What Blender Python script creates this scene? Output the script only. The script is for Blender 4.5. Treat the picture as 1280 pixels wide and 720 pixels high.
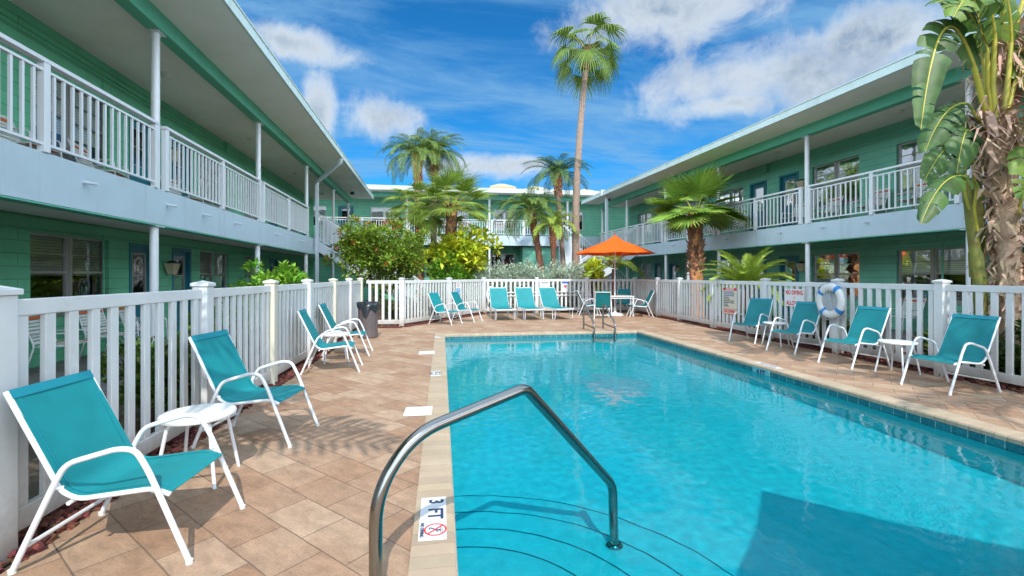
import bpy, bmesh, math, random
from math import sin, cos, pi, radians, sqrt, atan2
from mathutils import Vector, Matrix, Quaternion, noise

random.seed(7)
for o in list(bpy.data.objects): bpy.data.objects.remove(o, do_unlink=True)
S = bpy.context.scene
COL = S.collection

# ------------------------------------------------------------------ camera
cam = bpy.data.cameras.new('camera'); cam_o = bpy.data.objects.new('camera', cam); COL.objects.link(cam_o)
cam_o.location = (0, 0, 1.45)
cam_o.rotation_euler = (radians(90), 0, -math.atan(88 / 580))
cam.sensor_width = 36.0; cam.lens = 580 / 1280 * 36.0
cam.shift_y = -15 / 1280
cam.clip_start = 0.05; cam.clip_end = 2000
S.camera = cam_o

# ------------------------------------------------------------------ light
SUN_EL = 47.0
SUN_TRAVEL = Vector((-0.035, 1.0, -math.tan(radians(SUN_EL)))).normalized()
sun = bpy.data.lights.new('sun', 'SUN'); sun.energy = 2.15; sun.angle = radians(0.5); sun.color = (1.0, 0.95, 0.87)
sun_o = bpy.data.objects.new('sun', sun); COL.objects.link(sun_o)
sun_o.rotation_euler = SUN_TRAVEL.to_track_quat('-Z', 'Y').to_euler(); sun_o.location = (0, -20, 30)

S.view_settings.view_transform = 'Standard'; S.view_settings.look = 'None'
S.view_settings.exposure = 1.05; S.view_settings.gamma = 1.0

def ndir(px, py):
    u = (px - 640) / 580; v = (345 - py) / 580; th = math.atan(88 / 580)
    return Vector((sin(th) + u * cos(th), cos(th) - u * sin(th), v)).normalized()

def build_world():
    w = bpy.data.worlds.new('World'); S.world = w; w.use_nodes = True
    N = w.node_tree.nodes; L = w.node_tree.links; N.clear()
    out = N.new('ShaderNodeOutputWorld'); bg = N.new('ShaderNodeBackground')
    sky = N.new('ShaderNodeTexSky'); sky.sky_type = 'NISHITA'; sky.sun_disc = False
    sky.sun_elevation = radians(SUN_EL); sky.sun_rotation = radians(180); sky.altitude = 0
    sky.air_density = 1.0; sky.dust_density = 0.4; sky.ozone_density = 2.5
    geo = N.new('ShaderNodeTexCoord')
    def math_(op, a, b=None, clamp=False):
        n = N.new('ShaderNodeMath'); n.operation = op; n.use_clamp = clamp
        for i, v in enumerate((a, b)):
            if v is None: continue
            if isinstance(v, (int, float)): n.inputs[i].default_value = v
            else: L.new(v, n.inputs[i])
        return n.outputs[0]
    def vmath(op, a, b):
        n = N.new('ShaderNodeVectorMath'); n.operation = op
        for i, v in enumerate((a, b)):
            if isinstance(v, (tuple, list, Vector)): n.inputs[i].default_value = v
            else: L.new(v, n.inputs[i])
        return n
    def mixc(f, a, b, mode='MIX'):
        n = N.new('ShaderNodeMix'); n.data_type = 'RGBA'; n.blend_type = mode
        for s, v in ((n.inputs[0], f), (n.inputs[6], a), (n.inputs[7], b)):
            if isinstance(v, (int, float)): s.default_value = v
            elif isinstance(v, tuple): s.default_value = v
            else: L.new(v, s)
        return n.outputs[2]
    d = geo.outputs['Generated']
    sep = N.new('ShaderNodeSeparateXYZ'); L.new(d, sep.inputs[0])
    zc = math_('MAXIMUM', sep.outputs[2], 0.03)
    # cloud layer plane coordinates (direction projected onto a flat ceiling)
    px = math_('DIVIDE', sep.outputs[0], math_('ADD', zc, 0.12)); py = math_('DIVIDE', sep.outputs[1], math_('ADD', zc, 0.12))
    cmb = N.new('ShaderNodeCombineXYZ'); L.new(px, cmb.inputs[0]); L.new(py, cmb.inputs[1])
    def nz(vec, scale, detail, rough, dist=0.0):
        n = N.new('ShaderNodeTexNoise'); n.inputs['Scale'].default_value = scale; n.inputs['Detail'].default_value = detail
        n.inputs['Roughness'].default_value = rough; n.inputs['Distortion'].default_value = dist; L.new(vec, n.inputs['Vector'])
        return n.outputs['Fac']
    fine = nz(d, 8.0, 12, 0.64, 0.35)
    big = nz(d, 3.2, 6, 0.55, 0.2)
    mp = N.new('ShaderNodeMapping'); mp.inputs['Rotation'].default_value = (0, 0, radians(-28)); mp.inputs['Scale'].default_value = (1.0, 2.6, 1.0)
    L.new(cmb.outputs[0], mp.inputs[0])
    wisp = nz(mp.outputs[0], 1.1, 7, 0.62, 0.6)
    def blob(px_, py_, rad, sx=1.0, sy=1.0):
        c = ndir(px_, py_)
        right = Vector((c.y, -c.x, 0)).normalized(); up = right.cross(c)
        du = vmath('DOT_PRODUCT', d, right).outputs['Value']; dv = vmath('DOT_PRODUCT', d, up).outputs['Value']
        dc = vmath('DOT_PRODUCT', d, c).outputs['Value']
        a = math_('DIVIDE', du, rad * sx); b = math_('DIVIDE', dv, rad * sy)
        r = math_('SQRT', math_('ADD', math_('MULTIPLY', a, a), math_('MULTIPLY', b, b)))
        m = math_('SUBTRACT', 1.0, r, True)
        return math_('MULTIPLY', m, math_('GREATER_THAN', dc, 0.0))
    # cumulus: the clouds of the photograph, direction by direction
    cum = None
    for (x, y, r_, sx, sy) in ((475, 152, .125, 1.0, .75), (605, 208, .15, 1.6, .38), (660, 205, .07, 1.2, .5), (398, 140, .09, .7, 1.2), (350, 50, .14, 1.4, .4),
                               (975, 92, .25, 1.6, .46), (1075, 48, .17, 1.4, .5), (840, 12, .22, 1.7, .5), (910, 130, .14, 1.5, .4),
                               (-300, 120, .5, 1.5, .6)):
        b = blob(x, y, r_, sx, sy)
        cum = b if cum is None else math_('MAXIMUM', cum, b)
    dens = math_('ADD', math_('MULTIPLY', cum, 1.15), math_('MULTIPLY', math_('SUBTRACT', fine, 0.5), 1.55))
    dens = math_('ADD', dens, math_('MULTIPLY', math_('SUBTRACT', big, 0.5), 0.5))
    ramp = N.new('ShaderNodeMapRange'); ramp.interpolation_type = 'SMOOTHSTEP'
    ramp.inputs[1].default_value = 0.36; ramp.inputs[2].default_value = 0.95; L.new(dens, ramp.inputs[0])
    thick = N.new('ShaderNodeMapRange'); thick.inputs[1].default_value = 0.62; thick.inputs[2].default_value = 1.15; L.new(dens, thick.inputs[0])
    wr = N.new('ShaderNodeMapRange'); wr.interpolation_type = 'SMOOTHSTEP'
    wr.inputs[1].default_value = 0.36; wr.inputs[2].default_value = 0.70; wr.inputs[4].default_value = 0.82; L.new(wisp, wr.inputs[0])
    skyc = mixc(1.0, sky.outputs[0], SKY_TINT, 'MULTIPLY')
    skyw = mixc(wr.outputs[0], skyc, (.75, 1.6, 2.6, 1))
    thick2 = N.new('ShaderNodeMapRange'); thick2.inputs[1].default_value = .40; thick2.inputs[2].default_value = .62
    mp2 = N.new('ShaderNodeMapping'); mp2.inputs['Location'].default_value = (.02, .0, .05); L.new(d, mp2.inputs[0]); L.new(nz(mp2.outputs[0], 5.0, 9, .62, .3), thick2.inputs[0])
    shade = math_('MULTIPLY', math_('ADD', math_('MULTIPLY', thick.outputs[0], .75), .25), thick2.outputs[0], True)
    shade = math_('MAXIMUM', shade, math_('MULTIPLY', thick.outputs[0], .55))
    ccol = mixc(shade, (2.6, 2.85, 3.1, 1), (.55, .95, 1.5, 1))
    fin = mixc(ramp.outputs[0], skyw, ccol)
    # added out-of-view bright cloud, overhead, behind and at the sides, to fill the shade
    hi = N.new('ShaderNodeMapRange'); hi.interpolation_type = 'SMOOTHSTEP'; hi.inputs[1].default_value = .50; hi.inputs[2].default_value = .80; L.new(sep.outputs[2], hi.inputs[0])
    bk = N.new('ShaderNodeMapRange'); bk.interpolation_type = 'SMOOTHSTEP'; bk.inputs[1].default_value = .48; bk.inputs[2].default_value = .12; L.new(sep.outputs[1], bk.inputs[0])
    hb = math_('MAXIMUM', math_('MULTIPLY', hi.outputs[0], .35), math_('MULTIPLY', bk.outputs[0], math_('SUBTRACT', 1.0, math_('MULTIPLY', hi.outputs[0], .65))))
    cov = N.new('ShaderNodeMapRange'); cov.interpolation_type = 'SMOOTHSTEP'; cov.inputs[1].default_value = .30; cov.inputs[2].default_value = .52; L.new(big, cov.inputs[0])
    fin = mixc(math_('MULTIPLY', hb, cov.outputs[0]), fin, (FILL_CLOUD[0], FILL_CLOUD[1], FILL_CLOUD[2], 1))
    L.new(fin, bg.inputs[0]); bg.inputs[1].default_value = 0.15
    L.new(bg.outputs[0], out.inputs[0])
SKY_TINT = (0.055, 0.345, 0.54, 1); FILL_CLOUD = (10.8, 12.8, 14.6)
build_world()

S.render.engine = 'CYCLES'
S.cycles.max_bounces = 8; S.cycles.diffuse_bounces = 4; S.cycles.glossy_bounces = 4; S.cycles.transparent_max_bounces = 16
S.cycles.caustics_reflective = False; S.cycles.caustics_refractive = True
S.cycles.sample_clamp_indirect = 6.0

# ------------------------------------------------------------------ helpers
def lin(r, g, b):
    f = lambda c: (c / 255) / 12.92 if c / 255 <= 0.04045 else (((c / 255) + 0.055) / 1.055) ** 2.4
    return (f(r), f(g), f(b))

def nodes(name):
    m = bpy.data.materials.new(name); m.use_nodes = True
    nt = m.node_tree; nt.nodes.clear()
    out = nt.nodes.new('ShaderNodeOutputMaterial')
    return m, nt, out

def nset(n, **kw):
    for k, v in kw.items(): n.inputs[k].default_value = v
    return n

def mk(name, col, rough=0.6, var=0.12, vscale=6.0, bump=0.0, bscale=60.0, metal=0.0, spec=0.5, island=0.0, dirt=None, dscale=1.5, transl=0.0, coords='Object'):
    """principled material with noise mottling, optional stain colour, bump, per-piece variation and translucency"""
    m, nt, out = nodes(name); N = nt.nodes; L = nt.links
    p = N.new('ShaderNodeBsdfPrincipled'); p.inputs['Roughness'].default_value = rough; p.inputs['Metallic'].default_value = metal
    p.inputs['Specular IOR Level'].default_value = spec
    tc = N.new('ShaderNodeTexCoord')
    nz = N.new('ShaderNodeTexNoise'); nset(nz, Scale=vscale, Detail=5, Roughness=0.6); L.new(tc.outputs[coords], nz.inputs['Vector'])
    mr = N.new('ShaderNodeMapRange'); mr.inputs[3].default_value = 1 - var; mr.inputs[4].default_value = 1 + var
    mr.inputs[1].default_value = 0.25; mr.inputs[2].default_value = 0.75; L.new(nz.outputs['Fac'], mr.inputs[0])
    hsv = N.new('ShaderNodeHueSaturation'); hsv.inputs['Color'].default_value = (*col, 1); L.new(mr.outputs[0], hsv.inputs['Value'])
    last = hsv.outputs[0]
    if island > 0:
        g = N.new('ShaderNodeNewGeometry')
        h2 = N.new('ShaderNodeHueSaturation')
        m2 = N.new('ShaderNodeMapRange'); m2.inputs[3].default_value = 1 - island; m2.inputs[4].default_value = 1 + island
        L.new(g.outputs['Random Per Island'], m2.inputs[0]); L.new(m2.outputs[0], h2.inputs['Value'])
        m3 = N.new('ShaderNodeMapRange'); m3.inputs[3].default_value = 0.5 - island * 0.07; m3.inputs[4].default_value = 0.5 + island * 0.07
        wn = N.new('ShaderNodeMath'); wn.operation = 'FRACT'
        w2 = N.new('ShaderNodeMath'); w2.operation = 'MULTIPLY'; w2.inputs[1].default_value = 17.3
        L.new(g.outputs['Random Per Island'], w2.inputs[0]); L.new(w2.outputs[0], wn.inputs[0]); L.new(wn.outputs[0], m3.inputs[0])
        L.new(m3.outputs[0], h2.inputs['Hue']); L.new(last, h2.inputs['Color']); last = h2.outputs[0]
    if dirt:
        dn = N.new('ShaderNodeTexNoise'); nset(dn, Scale=dscale, Detail=7, Roughness=0.7); L.new(tc.outputs[coords], dn.inputs['Vector'])
        dr = N.new('ShaderNodeMapRange'); dr.inputs[1].default_value = 0.52; dr.inputs[2].default_value = 0.75; dr.inputs[4].default_value = dirt[3]
        L.new(dn.outputs['Fac'], dr.inputs[0])
        mx = N.new('ShaderNodeMix'); mx.data_type = 'RGBA'; L.new(dr.outputs[0], mx.inputs[0]); L.new(last, mx.inputs[6]); mx.inputs[7].default_value = (*dirt[:3], 1)
        last = mx.outputs[2]
    L.new(last, p.inputs['Base Color'])
    if bump > 0:
        bn = N.new('ShaderNodeTexNoise'); nset(bn, Scale=bscale, Detail=4, Roughness=0.6); L.new(tc.outputs[coords], bn.inputs['Vector'])
        b = N.new('ShaderNodeBump'); b.inputs['Strength'].default_value = bump; b.inputs['Distance'].default_value = 0.01
        L.new(bn.outputs['Fac'], b.inputs['Height']); L.new(b.outputs[0], p.inputs['Normal'])
    sh = p.outputs[0]
    if transl > 0:
        t = N.new('ShaderNodeBsdfTranslucent'); L.new(last, t.inputs['Color'])
        ms = N.new('ShaderNodeMixShader'); ms.inputs[0].default_value = transl; L.new(sh, ms.inputs[1]); L.new(t.outputs[0], ms.inputs[2]); sh = ms.outputs[0]
    L.new(sh, out.inputs[0])
    return m

class MB:
    """collects shapes, then links them as ONE mesh object"""
    def __init__(s): s.v = []; s.f = []; s.mi = []; s.cur = 0
    def add(s, vs, fs):
        b = len(s.v); s.v += [tuple(v) for v in vs]
        for f in fs: s.f.append([b + i for i in f]); s.mi.append(s.cur)
    def box(s, x0, x1, y0, y1, z0, z1, M=None):
        if x0 > x1: x0, x1 = x1, x0
        if y0 > y1: y0, y1 = y1, y0
        vs = [Vector((x, y, z)) for z in (z0, z1) for y in (y0, y1) for x in (x0, x1)]
        if M is not None: vs = [M @ v for v in vs]
        s.add(vs, [(0, 2, 3, 1), (4, 5, 7, 6), (0, 1, 5, 4), (2, 6, 7, 3), (0, 4, 6, 2), (1, 3, 7, 5)])
    def quad(s, a, b, c, d): s.add([a, b, c, d], [(0, 1, 2, 3)])
    def poly(s, pts): s.add(pts, [tuple(range(len(pts)))])
    def prism(s, pts, z0, z1):
        n = len(pts)
        s.add([(p[0], p[1], z0) for p in pts] + [(p[0], p[1], z1) for p in pts],
              [tuple(reversed(range(n))), tuple(range(n, 2 * n))] + [(i, (i + 1) % n, n + (i + 1) % n, n + i) for i in range(n)])
    def bar(s, a, b, w, h, up=Vector((0, 0, 1))):
        a = Vector(a); b = Vector(b); d = (b - a).normalized()
        r = d.cross(up)
        if r.length < 1e-4: r = d.cross(Vector((1, 0, 0)))
        r.normalize(); u = r.cross(d)
        vs = []
        for p in (a, b):
            for i, j in ((-1, -1), (1, -1), (1, 1), (-1, 1)): vs.append(p + r * (i * w / 2) + u * (j * h / 2))
        s.add(vs, [(3, 2, 1, 0), (4, 5, 6, 7), (0, 1, 5, 4), (1, 2, 6, 5), (2, 3, 7, 6), (3, 0, 4, 7)])
    def tube(s, pts, rad, seg=8, caps=True, jag=0.0, rng=random):
        pts = [Vector(p) for p in pts]; n = len(pts)
        rads = rad if isinstance(rad, (list, tuple)) else [rad] * n
        d0 = (pts[1] - pts[0]).normalized()
        r = d0.cross(Vector((0, 0, 1)))
        if r.length < 1e-3: r = d0.cross(Vector((0, 1, 0)))
        r.normalize(); rings = []
        for i, p in enumerate(pts):
            if i == 0: d = d0
            elif i == n - 1: d = (pts[i] - pts[i - 1]).normalized()
            else: d = ((pts[i + 1] - p).normalized() + (p - pts[i - 1]).normalized()).normalized()
            r = (r - d * r.dot(d)).normalized(); u = d.cross(r)
            rings.append([p + (r * cos(2 * pi * k / seg) + u * sin(2 * pi * k / seg)) * rads[i] * (1 + (rng.uniform(-jag, jag) if jag else 0)) for k in range(seg)])
        vs = [v for ring in rings for v in ring]; fs = []
        for i in range(n - 1):
            for k in range(seg): fs.append((i * seg + k, i * seg + (k + 1) % seg, (i + 1) * seg + (k + 1) % seg, (i + 1) * seg + k))
        if caps: fs.append(tuple(reversed(range(seg)))); fs.append(tuple((n - 1) * seg + k for k in range(seg)))
        s.add(vs, fs)
    def lathe(s, prof, seg=24, c=(0, 0, 0), cap=True):
        vs = []; fs = []; n = len(prof)
        for (r, z) in prof:
            for k in range(seg): vs.append((c[0] + r * cos(2 * pi * k / seg), c[1] + r * sin(2 * pi * k / seg), c[2] + z))
        for i in range(n - 1):
            for k in range(seg): fs.append((i * seg + k, i * seg + (k + 1) % seg, (i + 1) * seg + (k + 1) % seg, (i + 1) * seg + k))
        if cap: fs.append(tuple(reversed(range(seg)))); fs.append(tuple((n - 1) * seg + k for k in range(seg)))
        s.add(vs, fs)
    def mesh(s, name, mats, smooth=False):
        me = bpy.data.meshes.new(name); me.from_pydata(s.v, [], s.f)
        for m in (mats if isinstance(mats, (list, tuple)) else [mats]): me.materials.append(m)
        if any(s.mi): me.polygons.foreach_set('material_index', s.mi)
        if smooth: me.polygons.foreach_set('use_smooth', [True] * len(me.polygons))
        me.update(); return me
    def build(s, name, mats, parent=None, smooth=False, bevel=0.0, angle=None):
        o = bpy.data.objects.new(name, s.mesh(name, mats, smooth)); COL.objects.link(o)
        if parent is not None: o.parent = parent
        if smooth and angle: 
            o.data.set_sharp_from_angle(angle=radians(angle))
        if bevel > 0:
            b = o.modifiers.new('bevel', 'BEVEL'); b.width = bevel; b.segments = 2; b.limit_method = 'ANGLE'; b.angle_limit = radians(40)
        return o

def fillet(pts, r, n=5):
    """round the corners of a polyline"""
    pts = [Vector(p) for p in pts]; out = [pts[0]]
    for i in range(1, len(pts) - 1):
        a, b, c = pts[i - 1], pts[i], pts[i + 1]
        d1 = a - b; d2 = c - b; rr = min(r, d1.length * 0.48, d2.length * 0.48)
        p0 = b + d1.normalized() * rr; p2 = b + d2.normalized() * rr
        for k in range(n + 1):
            t = k / n; out.append(p0 * (1 - t) ** 2 + b * (2 * t * (1 - t)) + p2 * t * t)
    out.append(pts[-1]); return out

def tag(o, label=None, cat=None, group=None, kind=None):
    if label: o['label'] = label
    if cat: o['category'] = cat
    if group: o['group'] = group
    if kind: o['kind'] = kind
    return o
def thing(name, label, cat, loc=(0, 0, 0), rot=0.0, group=None):
    o = bpy.data.objects.new(name, None); COL.objects.link(o); o.empty_display_size = 0.2
    o.location = loc; o.rotation_euler = (0, 0, rot); return tag(o, label, cat, group)
def dup(root, loc, rot, label, group=None):
    def cp(o, par):
        c = o.copy(); COL.objects.link(c)
        if par is not None: c.parent = par
        for ch in list(o.children): cp(ch, c)
        return c
    r = cp(root, None); r.location = loc; r.rotation_euler = (0, 0, rot); r['label'] = label; r.scale = (1, 1, 1)
    if group: r['group'] = group
    return r
def text_part(txt, size, mat, parent, M, name='lettering', depth=0.0008, bold=0.0, align='CENTER', sx=1.0):
    cu = bpy.data.curves.new('t', 'FONT'); cu.body = txt; cu.size = size; cu.align_x = align; cu.align_y = 'CENTER'
    cu.extrude = depth; cu.offset = bold; cu.resolution_u = 3
    to = bpy.data.objects.new('t', cu); COL.objects.link(to)
    dg = bpy.context.evaluated_depsgraph_get(); dg.update()
    me = bpy.data.meshes.new_from_object(to.evaluated_get(dg)); me.name = name
    bpy.data.objects.remove(to, do_unlink=True)
    me.materials.clear(); me.materials.append(mat)
    me.transform(Matrix.Diagonal((sx, 1, 1, 1))); me.transform(M)
    o = bpy.data.objects.new(name, me); COL.objects.link(o); o.parent = parent
    return o

# ------------------------------------------------------------------ materials
M = {}
def vinyl():
    m = mk('white_vinyl', (.63, .645, .65), .4, .07, 2.2, dirt=(.44, .42, .35, .45), dscale=1.8, bump=.05, bscale=12)
    nt = m.node_tree; N = nt.nodes; L = nt.links; p = next(n for n in N if n.type == 'BSDF_PRINCIPLED'); src = p.inputs['Base Color'].links[0].from_socket
    tc = N.new('ShaderNodeTexCoord'); sp = N.new('ShaderNodeSeparateXYZ'); L.new(tc.outputs['Object'], sp.inputs[0])
    nz = N.new('ShaderNodeTexNoise'); nset(nz, Scale=9, Detail=6, Roughness=.7); L.new(tc.outputs['Object'], nz.inputs['Vector'])
    a = N.new('ShaderNodeMath'); a.operation = 'MULTIPLY_ADD'; L.new(nz.outputs['Fac'], a.inputs[0]); a.inputs[1].default_value = -.45; L.new(sp.outputs[2], a.inputs[2])
    r = N.new('ShaderNodeMapRange'); r.inputs[1].default_value = .12; r.inputs[2].default_value = -.18; r.inputs[4].default_value = .75; L.new(a.outputs[0], r.inputs[0])
    mx = N.new('ShaderNodeMix'); mx.data_type = 'RGBA'; L.new(r.outputs[0], mx.inputs[0]); L.new(src, mx.inputs[6]); mx.inputs[7].default_value = (.33, .26, .20, 1); L.new(mx.outputs[2], p.inputs['Base Color'])
    return m
M['white_vinyl'] = vinyl()
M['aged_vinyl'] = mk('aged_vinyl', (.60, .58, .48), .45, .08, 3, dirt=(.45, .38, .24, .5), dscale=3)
M['white_paint'] = mk('white_paint', (.60, .65, .70), .5, .05, 2.5, bump=.08, bscale=90, dirt=(.50, .50, .47, .30), dscale=1.3)
M['white_stucco'] = mk('white_stucco', (.46, .56, .62), .75, .06, 1.2, bump=.35, bscale=160, dirt=(.40, .46, .48, .35), dscale=.8)
M['white_metal'] = mk('white_metal', (.70, .71, .73), .3, .03, 5, spec=.55)
M['soffit'] = mk('soffit', (.82, .82, .78), .8, .07, .9, bump=.15, bscale=120, dirt=(.68, .66, .61, .5), dscale=.7)
M['beam_green'] = mk('beam_green', (.11, .44, .31), .55, .07, 2, dirt=(.08, .34, .24, .3), dscale=1.2)
M['teal_trim'] = mk('teal_trim', (.012, .16, .21), .4, .1, 3)
M['roof_white'] = mk('roof_white', (.45, .49, .47), .6, .08, 2, dirt=(.4, .4, .38, .4), dscale=1.5)
M['roof_mint'] = mk('roof_mint', (.56, .66, .63), .5, .06, 2, dirt=(.38, .44, .42, .4), dscale=1.5)
M['alu'] = mk('alu', (.36, .35, .33), .42, .08, 8, metal=.6)
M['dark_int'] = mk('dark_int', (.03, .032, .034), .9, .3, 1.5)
M['orange_trim'] = mk('orange_trim', (.62, .13, .03), .55, .1, 5)
M['steel'] = mk('steel', (.27, .265, .25), .17, .05, 8, metal=1.0, bump=.02, bscale=300)
def streak(m, col, amt, sc=3.0):
    nt = m.node_tree; N = nt.nodes; L = nt.links; p = next(n for n in N if n.type == 'BSDF_PRINCIPLED'); src = p.inputs['Base Color'].links[0].from_socket
    tc = N.new('ShaderNodeTexCoord'); mp = N.new('ShaderNodeMapping'); mp.inputs['Scale'].default_value = (1, 1, .07); L.new(tc.outputs['Object'], mp.inputs[0])
    nz = N.new('ShaderNodeTexNoise'); nset(nz, Scale=sc, Detail=8, Roughness=.75); L.new(mp.outputs[0], nz.inputs['Vector'])
    r = N.new('ShaderNodeMapRange'); r.inputs[1].default_value = .54; r.inputs[2].default_value = .80; r.inputs[4].default_value = amt; L.new(nz.outputs['Fac'], r.inputs[0])
    mx = N.new('ShaderNodeMix'); mx.data_type = 'RGBA'; L.new(r.outputs[0], mx.inputs[0]); L.new(src, mx.inputs[6]); mx.inputs[7].default_value = (*col, 1); L.new(mx.outputs[2], p.inputs['Base Color'])
streak(M['white_stucco'], (.30, .33, .33), .7); streak(M['beam_green'], (.07, .22, .16), .5); streak(M['white_paint'], (.36, .36, .33), .5, 5); streak(M['roof_mint'], (.34, .36, .33), .6, 4)
M['black'] = mk('black', (.015, .016, .02), .5, .2, 8)
M['cream'] = mk('cream', (.50, .43, .28), .7, .08, 3)
M['plastic_white'] = mk('plastic_white', (.66, .66, .64), .35, .04, 6)
M['concrete'] = mk('concrete', (.27, .26, .25), .85, .15, 2, bump=.3, bscale=60, dirt=(.14, .13, .12, .5))
M['red_print'] = mk('red_print', (.62, .03, .04), .5, .06, 20)
M['blue_print'] = mk('blue_print', (.03, .12, .40), .5, .06, 20)
M['navy_print'] = mk('navy_print', (.02, .035, .09), .5, .06, 20)

def block_wall(name, col):
    """painted concrete block: course lines every 20 cm, upright joints every 40 cm"""
    m, nt, out = nodes(name); N = nt.nodes; L = nt.links
    p = N.new('ShaderNodeBsdfPrincipled'); p.inputs['Roughness'].default_value = .55
    tc = N.new('ShaderNodeTexCoord'); sp = N.new('ShaderNodeSeparateXYZ'); L.new(tc.outputs['Object'], sp.inputs[0])
    ad = N.new('ShaderNodeMath'); L.new(sp.outputs[0], ad.inputs[0]); L.new(sp.outputs[1], ad.inputs[1])
    cb = N.new('ShaderNodeCombineXYZ'); L.new(ad.outputs[0], cb.inputs[0]); L.new(sp.outputs[2], cb.inputs[1])
    bt = N.new('ShaderNodeTexBrick'); bt.inputs['Scale'].default_value = 1.0; bt.inputs['Brick Width'].default_value = 4.2; bt.inputs['Row Height'].default_value = .2
    bt.inputs['Mortar Size'].default_value = .007; bt.inputs['Mortar Smooth'].default_value = .4; L.new(cb.outputs[0], bt.inputs['Vector'])
    a = [c * 1.05 for c in col]; b = [c * .93 for c in col]; g = [c * .55 for c in col]
    bt.inputs['Color1'].default_value = (*a, 1); bt.inputs['Color2'].default_value = (*b, 1); bt.inputs['Mortar'].default_value = (*g, 1)
    nz = N.new('ShaderNodeTexNoise'); nset(nz, Scale=1.3, Detail=7, Roughness=.65); L.new(tc.outputs['Object'], nz.inputs['Vector'])
    mr = N.new('ShaderNodeMapRange'); mr.inputs[1].default_value = .3; mr.inputs[2].default_value = .7; mr.inputs[3].default_value = .85; mr.inputs[4].default_value = 1.12
    L.new(nz.outputs['Fac'], mr.inputs[0])
    h = N.new('ShaderNodeHueSaturation'); L.new(bt.outputs['Color'], h.inputs['Color']); L.new(mr.outputs[0], h.inputs['Value']); L.new(h.outputs[0], p.inputs['Base Color'])
    n2 = N.new('ShaderNodeTexNoise'); nset(n2, Scale=70, Detail=3); L.new(tc.outputs['Object'], n2.inputs['Vector'])
    mm = N.new('ShaderNodeMath'); mm.operation = 'MULTIPLY_ADD'; L.new(bt.outputs['Fac'], mm.inputs[0]); mm.inputs[1].default_value = -1.0; L.new(n2.outputs['Fac'], mm.inputs[2])
    bp = N.new('ShaderNodeBump'); bp.inputs['Strength'].default_value = .4; bp.inputs['Distance'].default_value = .006; L.new(mm.outputs[0], bp.inputs['Height']); L.new(bp.outputs[0], p.inputs['Normal'])
    L.new(p.outputs[0], out.inputs[0]); return m
M['wall_green'] = block_wall('wall_green', (.135, .48, .28))
M['wall_mint'] = block_wall('wall_mint', (.15, .45, .315))

def glass_mat(name, tint, gloss_ior=1.5, mul=1.0):
    m, nt, out = nodes(name); N = nt.nodes; L = nt.links
    t = N.new('ShaderNodeBsdfTransparent'); t.inputs[0].default_value = (*tint, 1)
    g = N.new('ShaderNodeBsdfGlossy'); g.inputs['Roughness'].default_value = .015
    tc = N.new('ShaderNodeTexCoord'); nz = N.new('ShaderNodeTexNoise'); nset(nz, Scale=2.2, Detail=2); L.new(tc.outputs['Object'], nz.inputs['Vector'])
    bp = N.new('ShaderNodeBump'); bp.inputs['Strength'].default_value = .12; bp.inputs['Distance'].default_value = .05; L.new(nz.outputs['Fac'], bp.inputs['Height']); L.new(bp.outputs[0], g.inputs['Normal'])
    f = N.new('ShaderNodeFresnel'); f.inputs['IOR'].default_value = gloss_ior
    mu = N.new('ShaderNodeMath'); mu.operation = 'MULTIPLY_ADD'; L.new(f.outputs[0], mu.inputs[0]); mu.inputs[1].default_value = mul; mu.inputs[2].default_value = .06; mu.use_clamp = True
    mx = N.new('ShaderNodeMixShader'); L.new(mu.outputs[0], mx.inputs[0]); L.new(t.outputs[0], mx.inputs[1]); L.new(g.outputs[0], mx.inputs[2]); L.new(mx.outputs[0], out.inputs[0])
    return m
M['glass'] = glass_mat('glass', (.84, .87, .86), 1.6, 1.2)

def blind_mat():
    m, nt, out = nodes('blind'); N = nt.nodes; L = nt.links
    p = N.new('ShaderNodeBsdfPrincipled'); p.inputs['Roughness'].default_value = .6
    tc = N.new('ShaderNodeTexCoord'); sp = N.new('ShaderNodeSeparateXYZ'); L.new(tc.outputs['Object'], sp.inputs[0])
    a = N.new('ShaderNodeMath'); a.operation = 'MULTIPLY'; a.inputs[1].default_value = 1 / .05; L.new(sp.outputs[2], a.inputs[0])
    fr = N.new('ShaderNodeMath'); fr.operation = 'FRACT'; L.new(a.outputs[0], fr.inputs[0])
    r = N.new('ShaderNodeMapRange'); r.inputs[1].default_value = .0; r.inputs[2].default_value = .3; r.inputs[3].default_value = .25; r.inputs[4].default_value = 1; L.new(fr.outputs[0], r.inputs[0])
    h = N.new('ShaderNodeHueSaturation'); h.inputs['Color'].default_value = (.88, .87, .82, 1); L.new(r.outputs[0], h.inputs['Value']); L.new(h.outputs[0], p.inputs['Base Color'])
    L.new(p.outputs[0], out.inputs[0]); return m
M['blind'] = blind_mat()

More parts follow.
